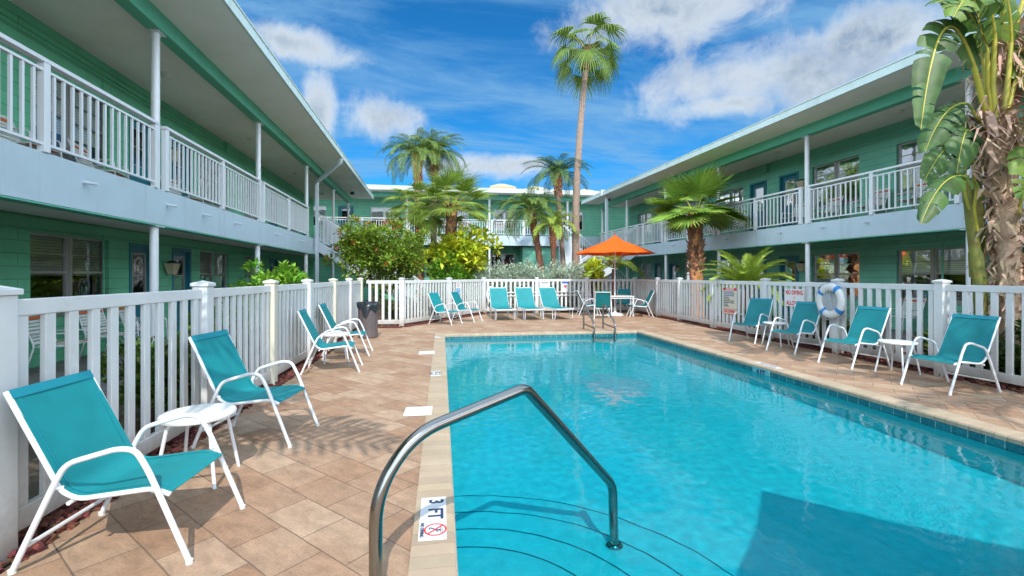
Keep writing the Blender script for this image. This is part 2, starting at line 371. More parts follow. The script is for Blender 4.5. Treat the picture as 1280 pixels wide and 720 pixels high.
def paver_mat(name, rot, bw, rh, c1, c2, mortar, msize):
    m, nt, out = nodes(name); N = nt.nodes; L = nt.links
    p = N.new('ShaderNodeBsdfPrincipled'); p.inputs['Roughness'].default_value = .75
    tc = N.new('ShaderNodeTexCoord'); mp = N.new('ShaderNodeMapping'); mp.inputs['Rotation'].default_value = (0, 0, rot); L.new(tc.outputs['Object'], mp.inputs[0])
    # slightly wavering joints
    dn = N.new('ShaderNodeTexNoise'); nset(dn, Scale=3, Detail=2); L.new(mp.outputs[0], dn.inputs['Vector'])
    va = N.new('ShaderNodeMix'); va.data_type = 'RGBA'; va.blend_type = 'LINEAR_LIGHT'; va.inputs[0].default_value = .006; L.new(mp.outputs[0], va.inputs[6]); L.new(dn.outputs['Color'], va.inputs[7])
    bt = N.new('ShaderNodeTexBrick'); bt.inputs['Scale'].default_value = 1; bt.inputs['Brick Width'].default_value = bw; bt.inputs['Row Height'].default_value = rh
    bt.inputs['Mortar Size'].default_value = msize; bt.inputs['Mortar Smooth'].default_value = .3; bt.inputs['Bias'].default_value = 0; L.new(va.outputs[2], bt.inputs['Vector'])
    bt.inputs['Color1'].default_value = (*c1, 1); bt.inputs['Color2'].default_value = (*c2, 1); bt.inputs['Mortar'].default_value = (*mortar, 1)
    # travertine-like streaks along the piece, blotches, grain
    m2 = N.new('ShaderNodeMapping'); m2.inputs['Scale'].default_value = (1.6, 3.6, 1); L.new(mp.outputs[0], m2.inputs[0])
    n1 = N.new('ShaderNodeTexNoise'); nset(n1, Scale=3.2, Detail=8, Roughness=.7, Distortion=.5); L.new(m2.outputs[0], n1.inputs['Vector'])
    r1 = N.new('ShaderNodeMapRange'); r1.inputs[1].default_value = .3; r1.inputs[2].default_value = .7; r1.inputs[3].default_value = .72; r1.inputs[4].default_value = 1.26; L.new(n1.outputs['Fac'], r1.inputs[0])
    n2 = N.new('ShaderNodeTexNoise'); nset(n2, Scale=1.1, Detail=6, Roughness=.6); L.new(tc.outputs['Object'], n2.inputs['Vector'])
    mx = N.new('ShaderNodeMix'); mx.data_type = 'RGBA'; r2 = N.new('ShaderNodeMapRange'); r2.inputs[1].default_value = .45; r2.inputs[2].default_value = .7; r2.inputs[4].default_value = .5; L.new(n2.outputs['Fac'], r2.inputs[0])
    L.new(r2.outputs[0], mx.inputs[0]); L.new(bt.outputs['Color'], mx.inputs[6]); mx.inputs[7].default_value = (c2[0] * .9, c2[1] * .72, c2[2] * .58, 1)
    n3 = N.new('ShaderNodeTexNoise'); nset(n3, Scale=70, Detail=5, Roughness=.8); L.new(tc.outputs['Object'], n3.inputs['Vector'])
    r3 = N.new('ShaderNodeMapRange'); r3.inputs[1].default_value = .3; r3.inputs[2].default_value = .7; r3.inputs[3].default_value = .74; r3.inputs[4].default_value = 1.22; L.new(n3.outputs['Fac'], r3.inputs[0])
    mm = N.new('ShaderNodeMath'); mm.operation = 'MULTIPLY'; L.new(r1.outputs[0], mm.inputs[0]); L.new(r3.outputs[0], mm.inputs[1])
    h = N.new('ShaderNodeHueSaturation'); L.new(mx.outputs[2], h.inputs['Color']); L.new(mm.outputs[0], h.inputs['Value']); L.new(h.outputs[0], p.inputs['Base Color'])
    hh = N.new('ShaderNodeMath'); hh.operation = 'MULTIPLY_ADD'; L.new(bt.outputs['Fac'], hh.inputs[0]); hh.inputs[1].default_value = -1.2; L.new(n3.outputs['Fac'], hh.inputs[2])
    bp = N.new('ShaderNodeBump'); bp.inputs['Strength'].default_value = .5; bp.inputs['Distance'].default_value = .004; L.new(hh.outputs[0], bp.inputs['Height']); L.new(bp.outputs[0], p.inputs['Normal'])
    L.new(p.outputs[0], out.inputs[0]); return m
M['paver'] = paver_mat('paver', radians(45), .41, .275, (.42, .295, .20), (.30, .175, .105), (.17, .115, .08), .0045)
M['coping'] = mk('coping', (.40, .31, .215), .7, .12, 2.2, bump=.25, bscale=120, island=.10, dirt=(.40, .29, .18, .4), dscale=5)
M['paver_gray'] = paver_mat('paver_gray', 0, .4, .2, (.22, .20, .19), (.17, .15, .15), (.10, .09, .09), .008)

def tile_mat():
    m, nt, out = nodes('waterline_tile'); N = nt.nodes; L = nt.links
    p = N.new('ShaderNodeBsdfPrincipled'); p.inputs['Roughness'].default_value = .12
    tc = N.new('ShaderNodeTexCoord'); sp = N.new('ShaderNodeSeparateXYZ'); L.new(tc.outputs['Object'], sp.inputs[0])
    ad = N.new('ShaderNodeMath'); L.new(sp.outputs[0], ad.inputs[0]); L.new(sp.outputs[1], ad.inputs[1])
    cb = N.new('ShaderNodeCombineXYZ'); L.new(ad.outputs[0], cb.inputs[0]); L.new(sp.outputs[2], cb.inputs[1])
    bt = N.new('ShaderNodeTexBrick'); bt.offset = 0; bt.inputs['Scale'].default_value = 1; bt.inputs['Brick Width'].default_value = .15; bt.inputs['Row Height'].default_value = .15; bt.inputs['Mortar Size'].default_value = .004
    bt.inputs['Color1'].default_value = (.012, .11, .14, 1); bt.inputs['Color2'].default_value = (.02, .17, .20, 1); bt.inputs['Mortar'].default_value = (.20, .36, .36, 1); L.new(cb.outputs[0], bt.inputs['Vector'])
    nz = N.new('ShaderNodeTexNoise'); nset(nz, Scale=38, Detail=5, Roughness=.7); L.new(tc.outputs['Object'], nz.inputs['Vector'])
    r = N.new('ShaderNodeMapRange'); r.inputs[1].default_value = .3; r.inputs[2].default_value = .7; r.inputs[3].default_value = .5; r.inputs[4].default_value = 1.6; L.new(nz.outputs['Fac'], r.inputs[0])
    h = N.new('ShaderNodeHueSaturation'); L.new(bt.outputs['Color'], h.inputs['Color']); L.new(r.outputs[0], h.inputs['Value']); L.new(h.outputs[0], p.inputs['Base Color'])
    L.new(p.outputs[0], out.inputs[0]); return m
M['tile'] = tile_mat()
M['plaster'] = mk('pool_plaster', (.44, .84, .83), .8, .10, 14, bump=.2, bscale=90, dirt=(.38, .74, .79, .35), dscale=1.2)

def water_mat():
    m, nt, out = nodes('pool_water'); N = nt.nodes; L = nt.links
    tc = N.new('ShaderNodeTexCoord'); n2 = N.new('ShaderNodeTexNoise'); nset(n2, Scale=16, Detail=2, Roughness=.5, Distortion=.5); L.new(tc.outputs['Object'], n2.inputs['Vector'])
    bp = N.new('ShaderNodeBump'); bp.inputs['Strength'].default_value = .05; bp.inputs['Distance'].default_value = .01; L.new(n2.outputs['Fac'], bp.inputs['Height'])
    g = N.new('ShaderNodeBsdfGlossy'); g.inputs['Roughness'].default_value = .01; L.new(bp.outputs[0], g.inputs['Normal'])
    t = N.new('ShaderNodeBsdfRefraction'); t.inputs['Color'].default_value = (*WATER_TINT, 1); t.inputs['Roughness'].default_value = 0; t.inputs['IOR'].default_value = 1.33
    f = N.new('ShaderNodeFresnel'); f.inputs['IOR'].default_value = 1.33
    mx = N.new('ShaderNodeMixShader'); L.new(f.outputs[0], mx.inputs[0]); L.new(t.outputs[0], mx.inputs[1]); L.new(g.outputs[0], mx.inputs[2]); L.new(mx.outputs[0], out.inputs[0])
    return m
WATER_TINT = (.15, .71, .80)
M['water'] = water_mat()

def sling_mat():
    m, nt, out = nodes('teal_sling'); N = nt.nodes; L = nt.links
    p = N.new('ShaderNodeBsdfPrincipled'); p.inputs['Roughness'].default_value = .62
    tc = N.new('ShaderNodeTexCoord')
    nz = N.new('ShaderNodeTexNoise'); nset(nz, Scale=5, Detail=4); L.new(tc.outputs['Object'], nz.inputs['Vector'])
    wv = N.new('ShaderNodeTexNoise'); nset(wv, Scale=420, Detail=1); L.new(tc.outputs['Object'], wv.inputs['Vector'])
    ad = N.new('ShaderNodeMath'); ad.operation = 'MULTIPLY_ADD'; ad.inputs[1].default_value = .5; L.new(wv.outputs['Fac'], ad.inputs[0]); L.new(nz.outputs['Fac'], ad.inputs[2])
    r = N.new('ShaderNodeMapRange'); r.inputs[1].default_value = .4; r.inputs[2].default_value = 1.1; r.inputs[3].default_value = .82; r.inputs[4].default_value = 1.15; L.new(ad.outputs[0], r.inputs[0])
    h = N.new('ShaderNodeHueSaturation'); oi = N.new('ShaderNodeObjectInfo'); ro = N.new('ShaderNodeMapRange'); ro.inputs[3].default_value = .86; ro.inputs[4].default_value = 1.12; L.new(oi.outputs['Random'], ro.inputs[0]); mo = N.new('ShaderNodeMath'); mo.operation = 'MULTIPLY'; L.new(ro.outputs[0], mo.inputs[0]); L.new(r.outputs[0], mo.inputs[1]); h.inputs['Color'].default_value = (.005, .25, .275, 1); L.new(mo.outputs[0], h.inputs['Value']); L.new(h.outputs[0], p.inputs['Base Color'])
    bp = N.new('ShaderNodeBump'); bp.inputs['Strength'].default_value = .2; bp.inputs['Distance'].default_value = .002; L.new(wv.outputs['Fac'], bp.inputs['Height']); L.new(bp.outputs[0], p.inputs['Normal'])
    t = N.new('ShaderNodeBsdfTranslucent'); L.new(h.outputs[0], t.inputs[0])
    mx = N.new('ShaderNodeMixShader'); mx.inputs[0].default_value = .22; L.new(p.outputs[0], mx.inputs[1]); L.new(t.outputs[0], mx.inputs[2]); L.new(mx.outputs[0], out.inputs[0])
    return m
M['sling'] = sling_mat()
M['sling_seam'] = mk('sling_seam', (.003, .20, .26), .6, .05, 20)
M['umbrella_cloth'] = mk('umbrella_cloth', (.95, .17, .003), .75, .06, 4, bump=.15, bscale=250, transl=.45)

# ------------------------------------------------------------------ ground, deck, pool
PX0, PX1, PY0, PY1 = 0.08, 5.05, 1.72, 11.50          # water edge of the coping
WZ = -0.115
CW = 0.24                                             # coping width
def frame_rects(mb, ox0, ox1, oy0, oy1, ix0, ix1, iy0, iy1, z):
    q = lambda a, b, c, d: mb.quad((a, c, z), (b, c, z), (b, d, z), (a, d, z))
    q(ox0, ox1, oy0, iy0); q(ox0, ox1, iy1, oy1); q(ox0, ix0, iy0, iy1); q(ix1, ox1, iy0, iy1)
g = MB(); frame_rects(g, -300, 300, -300, 500, PX0 - .2, PX1 + .2, PY0 - .2, PY1 + .2, -.03)
soil = mk('garden_ground', (.085, .066, .045), .95, .3, 1.2, bump=.6, bscale=25, dirt=(.05, .075, .025, .8), dscale=.9)
tag(g.build('ground', soil), kind='structure')
dk = MB()
def dq(pts): dk.poly([(x, y, 0) for x, y in pts])
e = 0.0
dq([(-2.12, -7), (10, -7), (10, PY0 - CW), (-2.12, PY0 - CW)][:4])
dq([(-2.12, PY0 - CW), (PX0 - CW, PY0 - CW), (PX0 - CW, 13.42), (-2.12, 13.42)])
dq([(PX1 + CW, PY0 - CW), (7.02, PY0 - CW), (7.47, PY1 + CW), (PX1 + CW, PY1 + CW)])
dq([(PX0 - CW, PY1 + CW), (7.47, PY1 + CW), (7.66, 17.72), (1.62, 17.72), (-1.1, 13.42), (PX0 - CW, 13.42)])
tag(dk.build('pool_deck', M['paver']), kind='structure')

# coping: one bullnosed block after another
cp = MB()
def cop_run(a, b, inward):
    a = Vector((*a, 0)); b = Vector((*b, 0)); L_ = (b - a).length; d = (b - a) / L_; n = Vector((*inward, 0)); k = round(L_ / .105); st = L_ / k
    for i in range(k):
        p = a + d * (st * i + .0025); q = a + d * (st * (i + 1) - .0025); jz = random.uniform(-.0012, .0012)
        prof = [(-CW, -.05), (-CW, .012), (-.035, .014), (-.012, .008), (.0, -.008), (.0, -.045)]
        vs = [pt + n * t + Vector((0, 0, z + jz)) for pt in (p, q) for t, z in prof]; m = len(prof)
        fs = [tuple(range(m)), tuple(reversed(range(m, 2 * m)))] + [(i2, m + i2, m + (i2 + 1) % m, (i2 + 1) % m) for i2 in range(m)]
        cp.add(vs, fs)
cop_run((PX0, PY0 - CW), (PX0, PY1 + CW), (1, 0)); cop_run((PX1, PY1 + CW), (PX1, PY0 - CW), (-1, 0))
cop_run((PX1, PY1), (PX0, PY1), (0, -1)); cop_run((PX0, PY0), (PX1, PY0), (0, 1))
tag(cp.build('pool_coping', M['coping']), kind='structure')
gr_ = MB(); frame_rects(gr_, PX0 - CW, PX1 + CW, PY0 - CW, PY1 + CW, PX0 - .006, PX1 + .006, PY0 - .006, PY1 + .006, .002)
tag(gr_.build('coping_grout', mk('grout', (.46, .41, .35), .9, .1, 20)), kind='structure')

# basin: floor slopes from the shallow end, walls under a band of tile
FN, FF = -1.0, -1.40
ps = MB(); tz = -.165; ins = .012
c4 = [(PX0 - ins, PY0 - ins), (PX1 + ins, PY0 - ins), (PX1 + ins, PY1 + ins), (PX0 - ins, PY1 + ins)]
fz = [FN, FN, FF, FF]
for i in range(4):
    j = (i + 1) % 4
    ps.quad((*c4[i], tz), (*c4[j], tz), (*c4[j], fz[j]), (*c4[i], fz[i]))
fl = [(PX0 - ins, PY0 - ins, FN), (PX1 + ins, PY0 - ins, FN), (PX1 + ins, 6.2, FN), (PX0 - ins, 6.2, FN)]
ps.quad(*fl); ps.quad((PX0 - ins, 6.2, FN), (PX1 + ins, 6.2, FN), (PX1 + ins, PY1 + ins, FF), (PX0 - ins, PY1 + ins, FF))
ps.cur = 1
ti = .006
c5 = [(PX0 - ti, PY0 - ti), (PX1 + ti, PY0 - ti), (PX1 + ti, PY1 + ti), (PX0 - ti, PY1 + ti)]
for i in range(4):
    j = (i + 1) % 4
    ps.quad((*c5[i], -.012), (*c5[j], -.012), (*c5[j], tz), (*c5[i], tz))
    ps.quad((*c5[i], tz), (*c5[j], tz), (*c4[j], tz), (*c4[i], tz))
basin_o = ps.build('pool_basin', [M['plaster'], M['tile']]); tag(basin_o, kind='structure')
# quarter-round corner steps, each with a dark tile line along its nose
st = MB(); sc = (PX0, 2.08); SR = [(1.86, -.79), (1.48, -.63), (1.12, -.47), (.78, -.31)]
for k, (r, z) in enumerate(SR):
    pts = [(sc[0] + r * cos(a), sc[1] + r * sin(a)) for a in [radians(90 - 90 * i / 40) for i in range(41)]]
    poly = [(sc[0], PY0)] + [(sc[0], sc[1] + r)] + pts[1:] + [(sc[0] + r, PY0)]
    st.cur = 0; st.prism(list(reversed(poly)), FN - .02, z)
    st.cur = 1
    for i in range(40):
        a0, a1 = radians(90 - 90 * i / 40), radians(90 - 90 * (i + 1) / 40)
        P = lambda rr, a: (sc[0] + rr * cos(a), sc[1] + rr * sin(a), z + .004)
        st.quad(P(r - .010, a0), P(r, a0), P(r, a1), P(r - .010, a1))
M['step_line'] = mk('step_line', (.03, .13, .17), .3, .1, 10)
steps_o = st.build('pool_steps', [M['plaster'], M['step_line']]); tag(steps_o, 'curved corner steps under the pool water with dark edge lines', 'pool steps')
wt = MB(); NX, NY = 190, 380; vs = []
for iy in range(NY + 1):
    for ix in range(NX + 1):
        x = PX0 - .004 + (PX1 - PX0 + .008) * ix / NX; y = PY0 - .004 + (PY1 - PY0 + .008) * iy / NY
        z = WZ + .0015 * (noise.noise((x * 1.6, y * 1.6, 3.1))) + .0009 * noise.noise((x * 4.2 + 3, y * 4.2, 7.7)) + .0011 * noise.noise((x * 10.5, y * 10.5, 1.3))
        vs.append((x, y, z))
wt.add(vs, [(iy * (NX + 1) + ix, iy * (NX + 1) + ix + 1, (iy + 1) * (NX + 1) + ix + 1, (iy + 1) * (NX + 1) + ix) for iy in range(NY) for ix in range(NX)])
water_o = wt.build('pool_water', M['water'], smooth=True); tag(water_o, kind='structure')
water_o.cycles.is_caustics_caster = True; basin_o.cycles.is_caustics_receiver = True; steps_o.cycles.is_caustics_receiver = True; sun.cycles.is_caustics_light = True

# walkways under the balconies
wk = MB(); wk.quad((-7.2, -4, -.01), (-3.55, -4, -.01), (-4.15, 27, -.01), (-7.6, 27, -.01))
tag(wk.build('walkway', M['paver_gray']), kind='structure')
wk = MB(); wk.quad((9.4, -4, -.01), (13.5, -4, -.01), (11.6, 26.5, -.01), (7.9, 26.5, -.01))
tag(wk.build('walkway', M['paver_gray']), kind='structure')

# ------------------------------------------------------------------ two-storey buildings
def wall_cells(mb, t0, t1, s0, s1, z0, z1, openings, bx):
    """wall with rectangular openings, as boxes that butt against each other"""
    zs = sorted({z0, z1} | {o[2] for o in openings} | {o[3] for o in openings})
    for a, b in zip(zs[:-1], zs[1:]):
        ops = sorted([(o[0], o[1]) for o in openings if o[2] <= a + 1e-6 and o[3] >= b - 1e-6])
        cur = s0
        for (p, q) in ops:
            if p > cur + 1e-6: bx(mb, t0, t1, cur, p, a, b)
            cur = max(cur, q)
        if s1 > cur + 1e-6: bx(mb, t0, t1, cur, s1, a, b)

def motel_wing(name, label, x0, ang, m, zb, zf, s0, s1, cols, midposts, wins, doors, lamps, spouts, wallmat, up_off, roof_z, tw=-1.9, rail_stop=None, stair_s=None, gutter_s=None, roof_out=1.19, closed=None):
    root = thing(name, label, 'building', (x0, 0, 0), ang)
    def bx(mb, t0, t1, a, b, z0, z1): mb.box(m * t0, m * t1, a, b, z0, z1)
    P = lambda t, s, z: Vector((m * t, s, z))
    ops = []
    win_list = []; door_list = []
    for lv, off in ((0, 0.0), (1, up_off)):
        for (a, b) in wins:
            o = (a, b, .82 + off, 2.15 + off); ops.append(o); win_list.append(o)
        for (a, b) in doors:
            o = (a, b, (.02 if lv == 0 else zf + .02), 2.15 + off); ops.append(o); door_list.append(o)
    w = MB(); wall_cells(w, tw - .22, tw, s0, s1, -.03, roof_z, ops, bx)
    bx(w, tw - 6.0, tw - 5.8, s0, s1, -.03, roof_z); bx(w, tw - 5.8, tw - .22, s0, s0 + .2, -.03, roof_z); bx(w, tw - 5.8, tw - .22, s1 - .2, s1, -.03, roof_z)
    w.build('wall', wallmat, root)
    # dark rooms behind the windows
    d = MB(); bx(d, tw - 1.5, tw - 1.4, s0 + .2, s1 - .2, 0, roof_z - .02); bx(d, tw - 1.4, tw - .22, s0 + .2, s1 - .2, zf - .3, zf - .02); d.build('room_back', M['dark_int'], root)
    # mouldings and conduit along the top of the walls
    tr = MB()
    for zt in (zb + .06, roof_z - .17):
        bx(tr, tw, tw + .035, s0, s1, zt - .10, zt); bx(tr, tw, tw + .055, s0, s1, zt - .02, zt + .03)
        tr.tube([P(tw + .03, s0, zt - .17), P(tw + .03, s1, zt - .17)], .014, 6)
    for sj in [c + 1.75 for c in cols if c + 1.75 < s1]:
        bx(tr, tw, tw + .02, sj - .02, sj + .02, 0, zb)
        bx(tr, tw, tw + .02, sj - .02, sj + .02, zf, roof_z - .3)
    tr.build('moulding', wallmat, root)
    # slab, balcony front, soffits, beam, roof
    f = MB(); bx(f, -.2, 0, s0, s1, zb, zf); f.build('balcony_front', M['white_stucco'], root, bevel=.008)
    ff = MB(); bx(ff, -.2, 0, s0, s1, zb - .02, zb - .003); ff.build('beam_underside', M['beam_green'], root)
    sl = MB(); bx(sl, tw, -.2, s0, s1, zb + .14, zf - .02); sl.build('balcony_slab', M['soffit'], root)
    fl_ = MB(); bx(fl_, tw, -.205, s0, s1, zf - .017, zf + .004); fl_.build('balcony_floor', M['orange_floor'], root)
    so = MB(); bx(so, tw - 6.0, -.161, s0, s1 + .02, roof_z, roof_z + .06); bx(so, .061, roof_out - .02, s0, s1 + .02, roof_z + .11, roof_z + .16); so.build('soffit', M['soffit'], root)
    bm = MB(); bx(bm, -.16, .06, s0, s1, roof_z - .17, roof_z + .155); bm.build('beam', M['beam_green'], root, bevel=.006)
    rf = MB()
    bx(rf, roof_out - .018, roof_out + .03, s0 - .05, s1 + .05, roof_z + .09, roof_z + .27)
    bx(rf, roof_out - .05, roof_out + .05, s0 - .05, s1 + .06, roof_z + .272, roof_z + .295)
    rf.build('roof_edge', M['roof_mint'], root)
    rr = MB(); bx(rr, tw - 6.2, roof_out - .02, s0 - .05, s1 + .05, roof_z + .162, roof_z + .27); rr.build('roof', M['roof_white'], root)
    # columns, both storeys
    for c in cols:
        for (z0, z1, r_) in ((-.02, zb - .021, .062), (zf - .002, roof_z - .172, .062)):
            k = MB(); p = P(-.10 if z0 < 1 else -.08, c, 0)
            k.lathe([(r_, z0), (r_, z1 - .012)], 16, (p.x, p.y, 0)); k.box(p.x - .1, p.x + .1, p.y - .12, p.y + .12, z1 - .012, z1)
            k.build('column', M['white_metal'], root, smooth=True, angle=40)
    # balcony railings, bay by bay
    ends = [c for c in cols if c >= s0] ; marks = []
    for a, b in zip(cols[:-1], cols[1:]):
        if stair_s and a >= stair_s[0] - 1.2: break
        marks.append((a + .15, b - .15))
    if stair_s is None: marks.append((cols[-1] + .15, s1))
    else:
        marks.append((stair_s[1] + .1, s1)) if stair_s[1] + .6 < s1 else None
    zr = zf + 1.06
    for (a, b) in marks:
        rl = MB()
        rl.box(min(P(-.06, 0, 0).x, P(.035, 0, 0).x), max(P(-.06, 0, 0).x, P(.035, 0, 0).x), a - .06, b + .06, zr - .045, zr)
        rl.bar(P(-.012, a, zr - .13), P(-.012, b, zr - .13), .04, .03); rl.bar(P(-.012, a, zf + .09), P(-.012, b, zf + .09), .04, .03)
        n = max(2, round((b - a) / .142))
        for i in range(1, n):
            s_ = a + (b - a) * i / n; q = P(-.012, s_, 0)
            rl.box(q.x - .013, q.x + .013, q.y - .016, q.y + .016, zf + .09, zr - .13)
        ro = rl.build('railing', M['white_metal'], root)
        for s_ in (a, (a + b) / 2, b):
            if s_ == b and b == s1: continue
            k = MB(); q = P(-.012, s_, 0); k.box(q.x - .04, q.x + .04, q.y - .045, q.y + .045, zf - .0015, zr - .0455); k.build('post', M['white_metal'], ro, bevel=.004)
    # windows
    for n_, (a, b, z0, z1) in enumerate(win_list):
        fr = MB(); T0, T1 = tw - .13, tw - .07; mid = (a + b) / 2; zm = z0 + (z1 - z0) * .52
        for (p, q) in ((a, mid - .03), (mid + .03, b)):
            bx(fr, T0, T1, p, p + .04, z0, z1); bx(fr, T0, T1, q - .04, q, z0, z1)
            bx(fr, T0, T1, p + .04, q - .04, z0, z0 + .04); bx(fr, T0, T1, p + .04, q - .04, z1 - .04, z1)
            bx(fr, T0 + .006, T1 + .012, p + .04, q - .04, zm - .022, zm + .022)
            bx(fr, T0 + .01, T1 - .012, p + .04, q - .04, zm + (z1 - zm) * .48 - .009, zm + (z1 - zm) * .48 + .009)
        bx(fr, T0 + .003, T1 + .02, mid - .03, mid + .03, z0, z1)
        bx(fr, tw - .13, tw + .03, a - .05, b + .05, z0 - .06, z0 - .002)
        wo = fr.build('window', M['alu'], root)
        for (p, q) in ((a + .04, mid - .07), (mid + .07, b - .04)):
            g_ = MB(); t_ = tw - .10; g_.quad(P(t_, p, z0 + .04), P(t_, q, z0 + .04), P(t_, q, z1 - .04), P(t_, p, z1 - .04)); g_.build('pane', M['glass'], wo)
        bl = MB(); t_ = tw - .136
        rnd = random.Random(int(a * 100) + int(z0 * 10))
        zlow = z0 + (z1 - z0) * (rnd.choice([.5, .45, .48]) if z0 < 2 else rnd.choice([.06, .1, .3]))
        bl.quad(P(t_, a, zlow), P(t_, b, zlow), P(t_, b, z1), P(t_, a, z1)); bl.build('blind', M['blind'], wo)
    for n_, (a, b, z0, z1) in enumerate(door_list):
        dr = MB()
        # slab with a glazed opening
        wall_cells(dr, tw - .11, tw - .06, a + .07, b - .07, z0, z1 - .07, [(a + .2, b - .2, z0 + .95, z1 - .2)], bx)
        do = dr.build('door', M['teal_trim'], root)
        fr = MB(); bx(fr, tw - .12, tw + .02, a, a + .07, z0, z1); bx(fr, tw - .12, tw + .02, b - .07, b, z0, z1); bx(fr, tw - .12, tw + .017, a + .07, b - .07, z1 - .07, z1)
        fr.build('door_frame', M['teal_trim'], do)
        k = MB(); p, q, u, v = a + .2, b - .2, z0 + .95, z1 - .2
        for (e0, e1, e2, e3) in ((p, p + .03, u, v), (q - .03, q, u, v), (p + .03, q - .03, u, u + .03), (p + .03, q - .03, v - .03, v), (p + .03, q - .03, (u + v) / 2 - .015, (u + v) / 2 + .015)):
            bx(k, tw - .10, tw - .05, e0, e1, e2, e3)
        k.build('light_frame', M['alu'], do)
        g_ = MB(); t_ = tw - .075; g_.quad(P(t_, p + .03, u + .03), P(t_, q - .03, u + .03), P(t_, q - .03, v - .03), P(t_, p + .03, v - .03)); g_.build('pane', M['glass'], do)
        h = MB(); hp = P(tw - .03, b - .13 if n_ % 2 == 0 else a + .13, z0 + .98); h.lathe([(.0, -.03), (.025, -.022), (.032, 0), (.025, .022), (.0, .03)], 12, hp, cap=False); h.build('handle', M['steel'], do, smooth=True)
    for (s_, off) in lamps:
        k = MB(); q = P(tw + .13, s_, 1.62 + off)
        vs = []
        for (z_, hw, hd) in ((-.13, .10, .05), (.13, .15, .11)):
            vs += [(q.x - hd, q.y - hw, q.z + z_), (q.x + hd, q.y - hw, q.z + z_), (q.x + hd, q.y + hw, q.z + z_), (q.x - hd, q.y + hw, q.z + z_)]
        k.add(vs, [(3, 2, 1, 0), (4, 5, 6, 7), (0, 1, 5, 4), (1, 2, 6, 5), (2, 3, 7, 6), (3, 0, 4, 7)]); lo = k.build('wall_lamp', M['cream'], root)
        k = MB(); k.lathe([(.11, .132), (.09, .17), (.05, .20), (.0, .21)], 14, q, cap=False); k.build('cap', M['dark_int'], lo, smooth=True)
    for s_ in spouts:
        k = MB(); k.tube([P(-.02, s_, zb + .36), P(.16, s_, zb + .335)], .022, 10); k.tube([P(.155, s_, zb + .336), P(.162, s_, zb + .335)], .017, 10)
        k.build('drain_spout', M['white_paint'], root, smooth=True, angle=40)
    for c_ in cols[1:-1]:
        k = MB(); bx(k, -.62, -.42, c_ + 1.95, c_ + 2.25, zb + .10, zb + .139); lt = k.build('ceiling_light', M['plastic_white'], root, bevel=.006)
        k = MB(); q = P(-1.0, c_ + 2.1, roof_z - .001); k.lathe([(0, -.075), (.07, -.06), (.10, -.02), (.11, 0)], 16, q, cap=False); k.build('ceiling_light', M['plastic_white'], root, smooth=True)
    k = MB(); q = P(.45, s1 - 2.2, roof_z + .02); k.box(q.x - .09, q.x + .09, q.y - .07, q.y + .07, q.z - .06, q.z + .05); k.tube([(q.x, q.y, q.z + .05), (q.x, q.y, roof_z + .108)], .02, 8); k.build('flood_light', M['black'], root)
    k = MB(); bx(k, tw, tw + .14, 15.35, 15.55, roof_z - .32, roof_z - .06); k.build('junction_box', wallmat, root)
    if gutter_s:
        s_, kick = gutter_s
        if kick is None:
            k = MB(); bx(k, roof_out - .30, roof_out - .17, s_ - .07, s_ + .07, -.02, roof_z + .105); bx(k, roof_out - .36, roof_out + .12, s_ - .16, s_ + .16, roof_z + .30, roof_z + .36); bx(k, roof_out + .055, roof_out + .12, s_ - .16, s_ + .16, roof_z + .06, roof_z + .298)
            k.build('downspout', M['white_paint'], root)
    if gutter_s and gutter_s[1] is not None:
        s_, kick = gutter_s
        k = MB()
        pts = fillet([P(roof_out - .02, s_ - kick, roof_z + .10), P(roof_out - .06, s_ - kick, roof_z - .06), P(.14, s_, roof_z - .62), P(.14, s_, -.02)], .08, 3)
        for a_, b_ in zip(pts[:-1], pts[1:]):
            dd = (b_ - a_).normalized() * .012; k.bar(a_ - dd, b_ + dd, .085, .11)
        k.build('downspout', M['white_paint'], root)
    if stair_s:
        a, b = stair_s; stc = MB(); run = 4.3; n = 16
        for sd in (a, b):
            vs = []
            for (t_, z_) in ((-.02, zf), (run, .06), (run, -.02), (run - .35, -.02), (-.02, zf - .42)): vs.append((t_, z_))
            A = [P(t_, sd - .03, z_) for t_, z_ in vs]; B = [P(t_, sd + .03, z_) for t_, z_ in vs]
            stc.add(A + B, [(0, 1, 2, 3, 4), (9, 8, 7, 6, 5)] + [(i, 5 + i, 5 + (i + 1) % 5, (i + 1) % 5) for i in range(5)])
        so_ = stc.build('stair', M['white_paint'], root)
        tr_ = MB()
        for i in range(n): bx(tr_, run * i / n + .01, run * (i + 1) / n + .04, a + .031, b - .031, zf - zf * (i + 1) / n - .05, zf - zf * (i + 1) / n)
        tr_.build('tread', M['concrete'], so_)
        un = MB(); un.quad(P(-.02, a + .031, zf - .40), P(-.02, b - .031, zf - .40), P(run - .36, b - .031, .0), P(run - .36, a + .031, .0)); un.build('underside', M['beam_green'], so_)
        for sd in (a, b):
            hr = MB(); hr.bar(P(-.05, sd, zr), P(run, sd, 1.0), .07, .045); hr.bar(P(0, sd, zr - .13), P(run, sd, .87), .035, .03); hr.bar(P(0, sd, zf + .1), P(run, sd, .12), .035, .03)
            for i in range(31):
                t_ = run * i / 30; z_ = zf * (1 - i / 30); w_ = .035 if i % 10 == 0 else .013
                q = P(t_, sd, 0); hr.box(q.x - w_, q.x + w_, q.y - w_, q.y + w_, max(z_ + .02, 0), z_ + 1.0)
            hr.build('stair_railing', M['white_metal'], so_)
    return root
M['orange_floor'] = mk('orange_floor', (.36, .12, .06), .7, .15, 3)

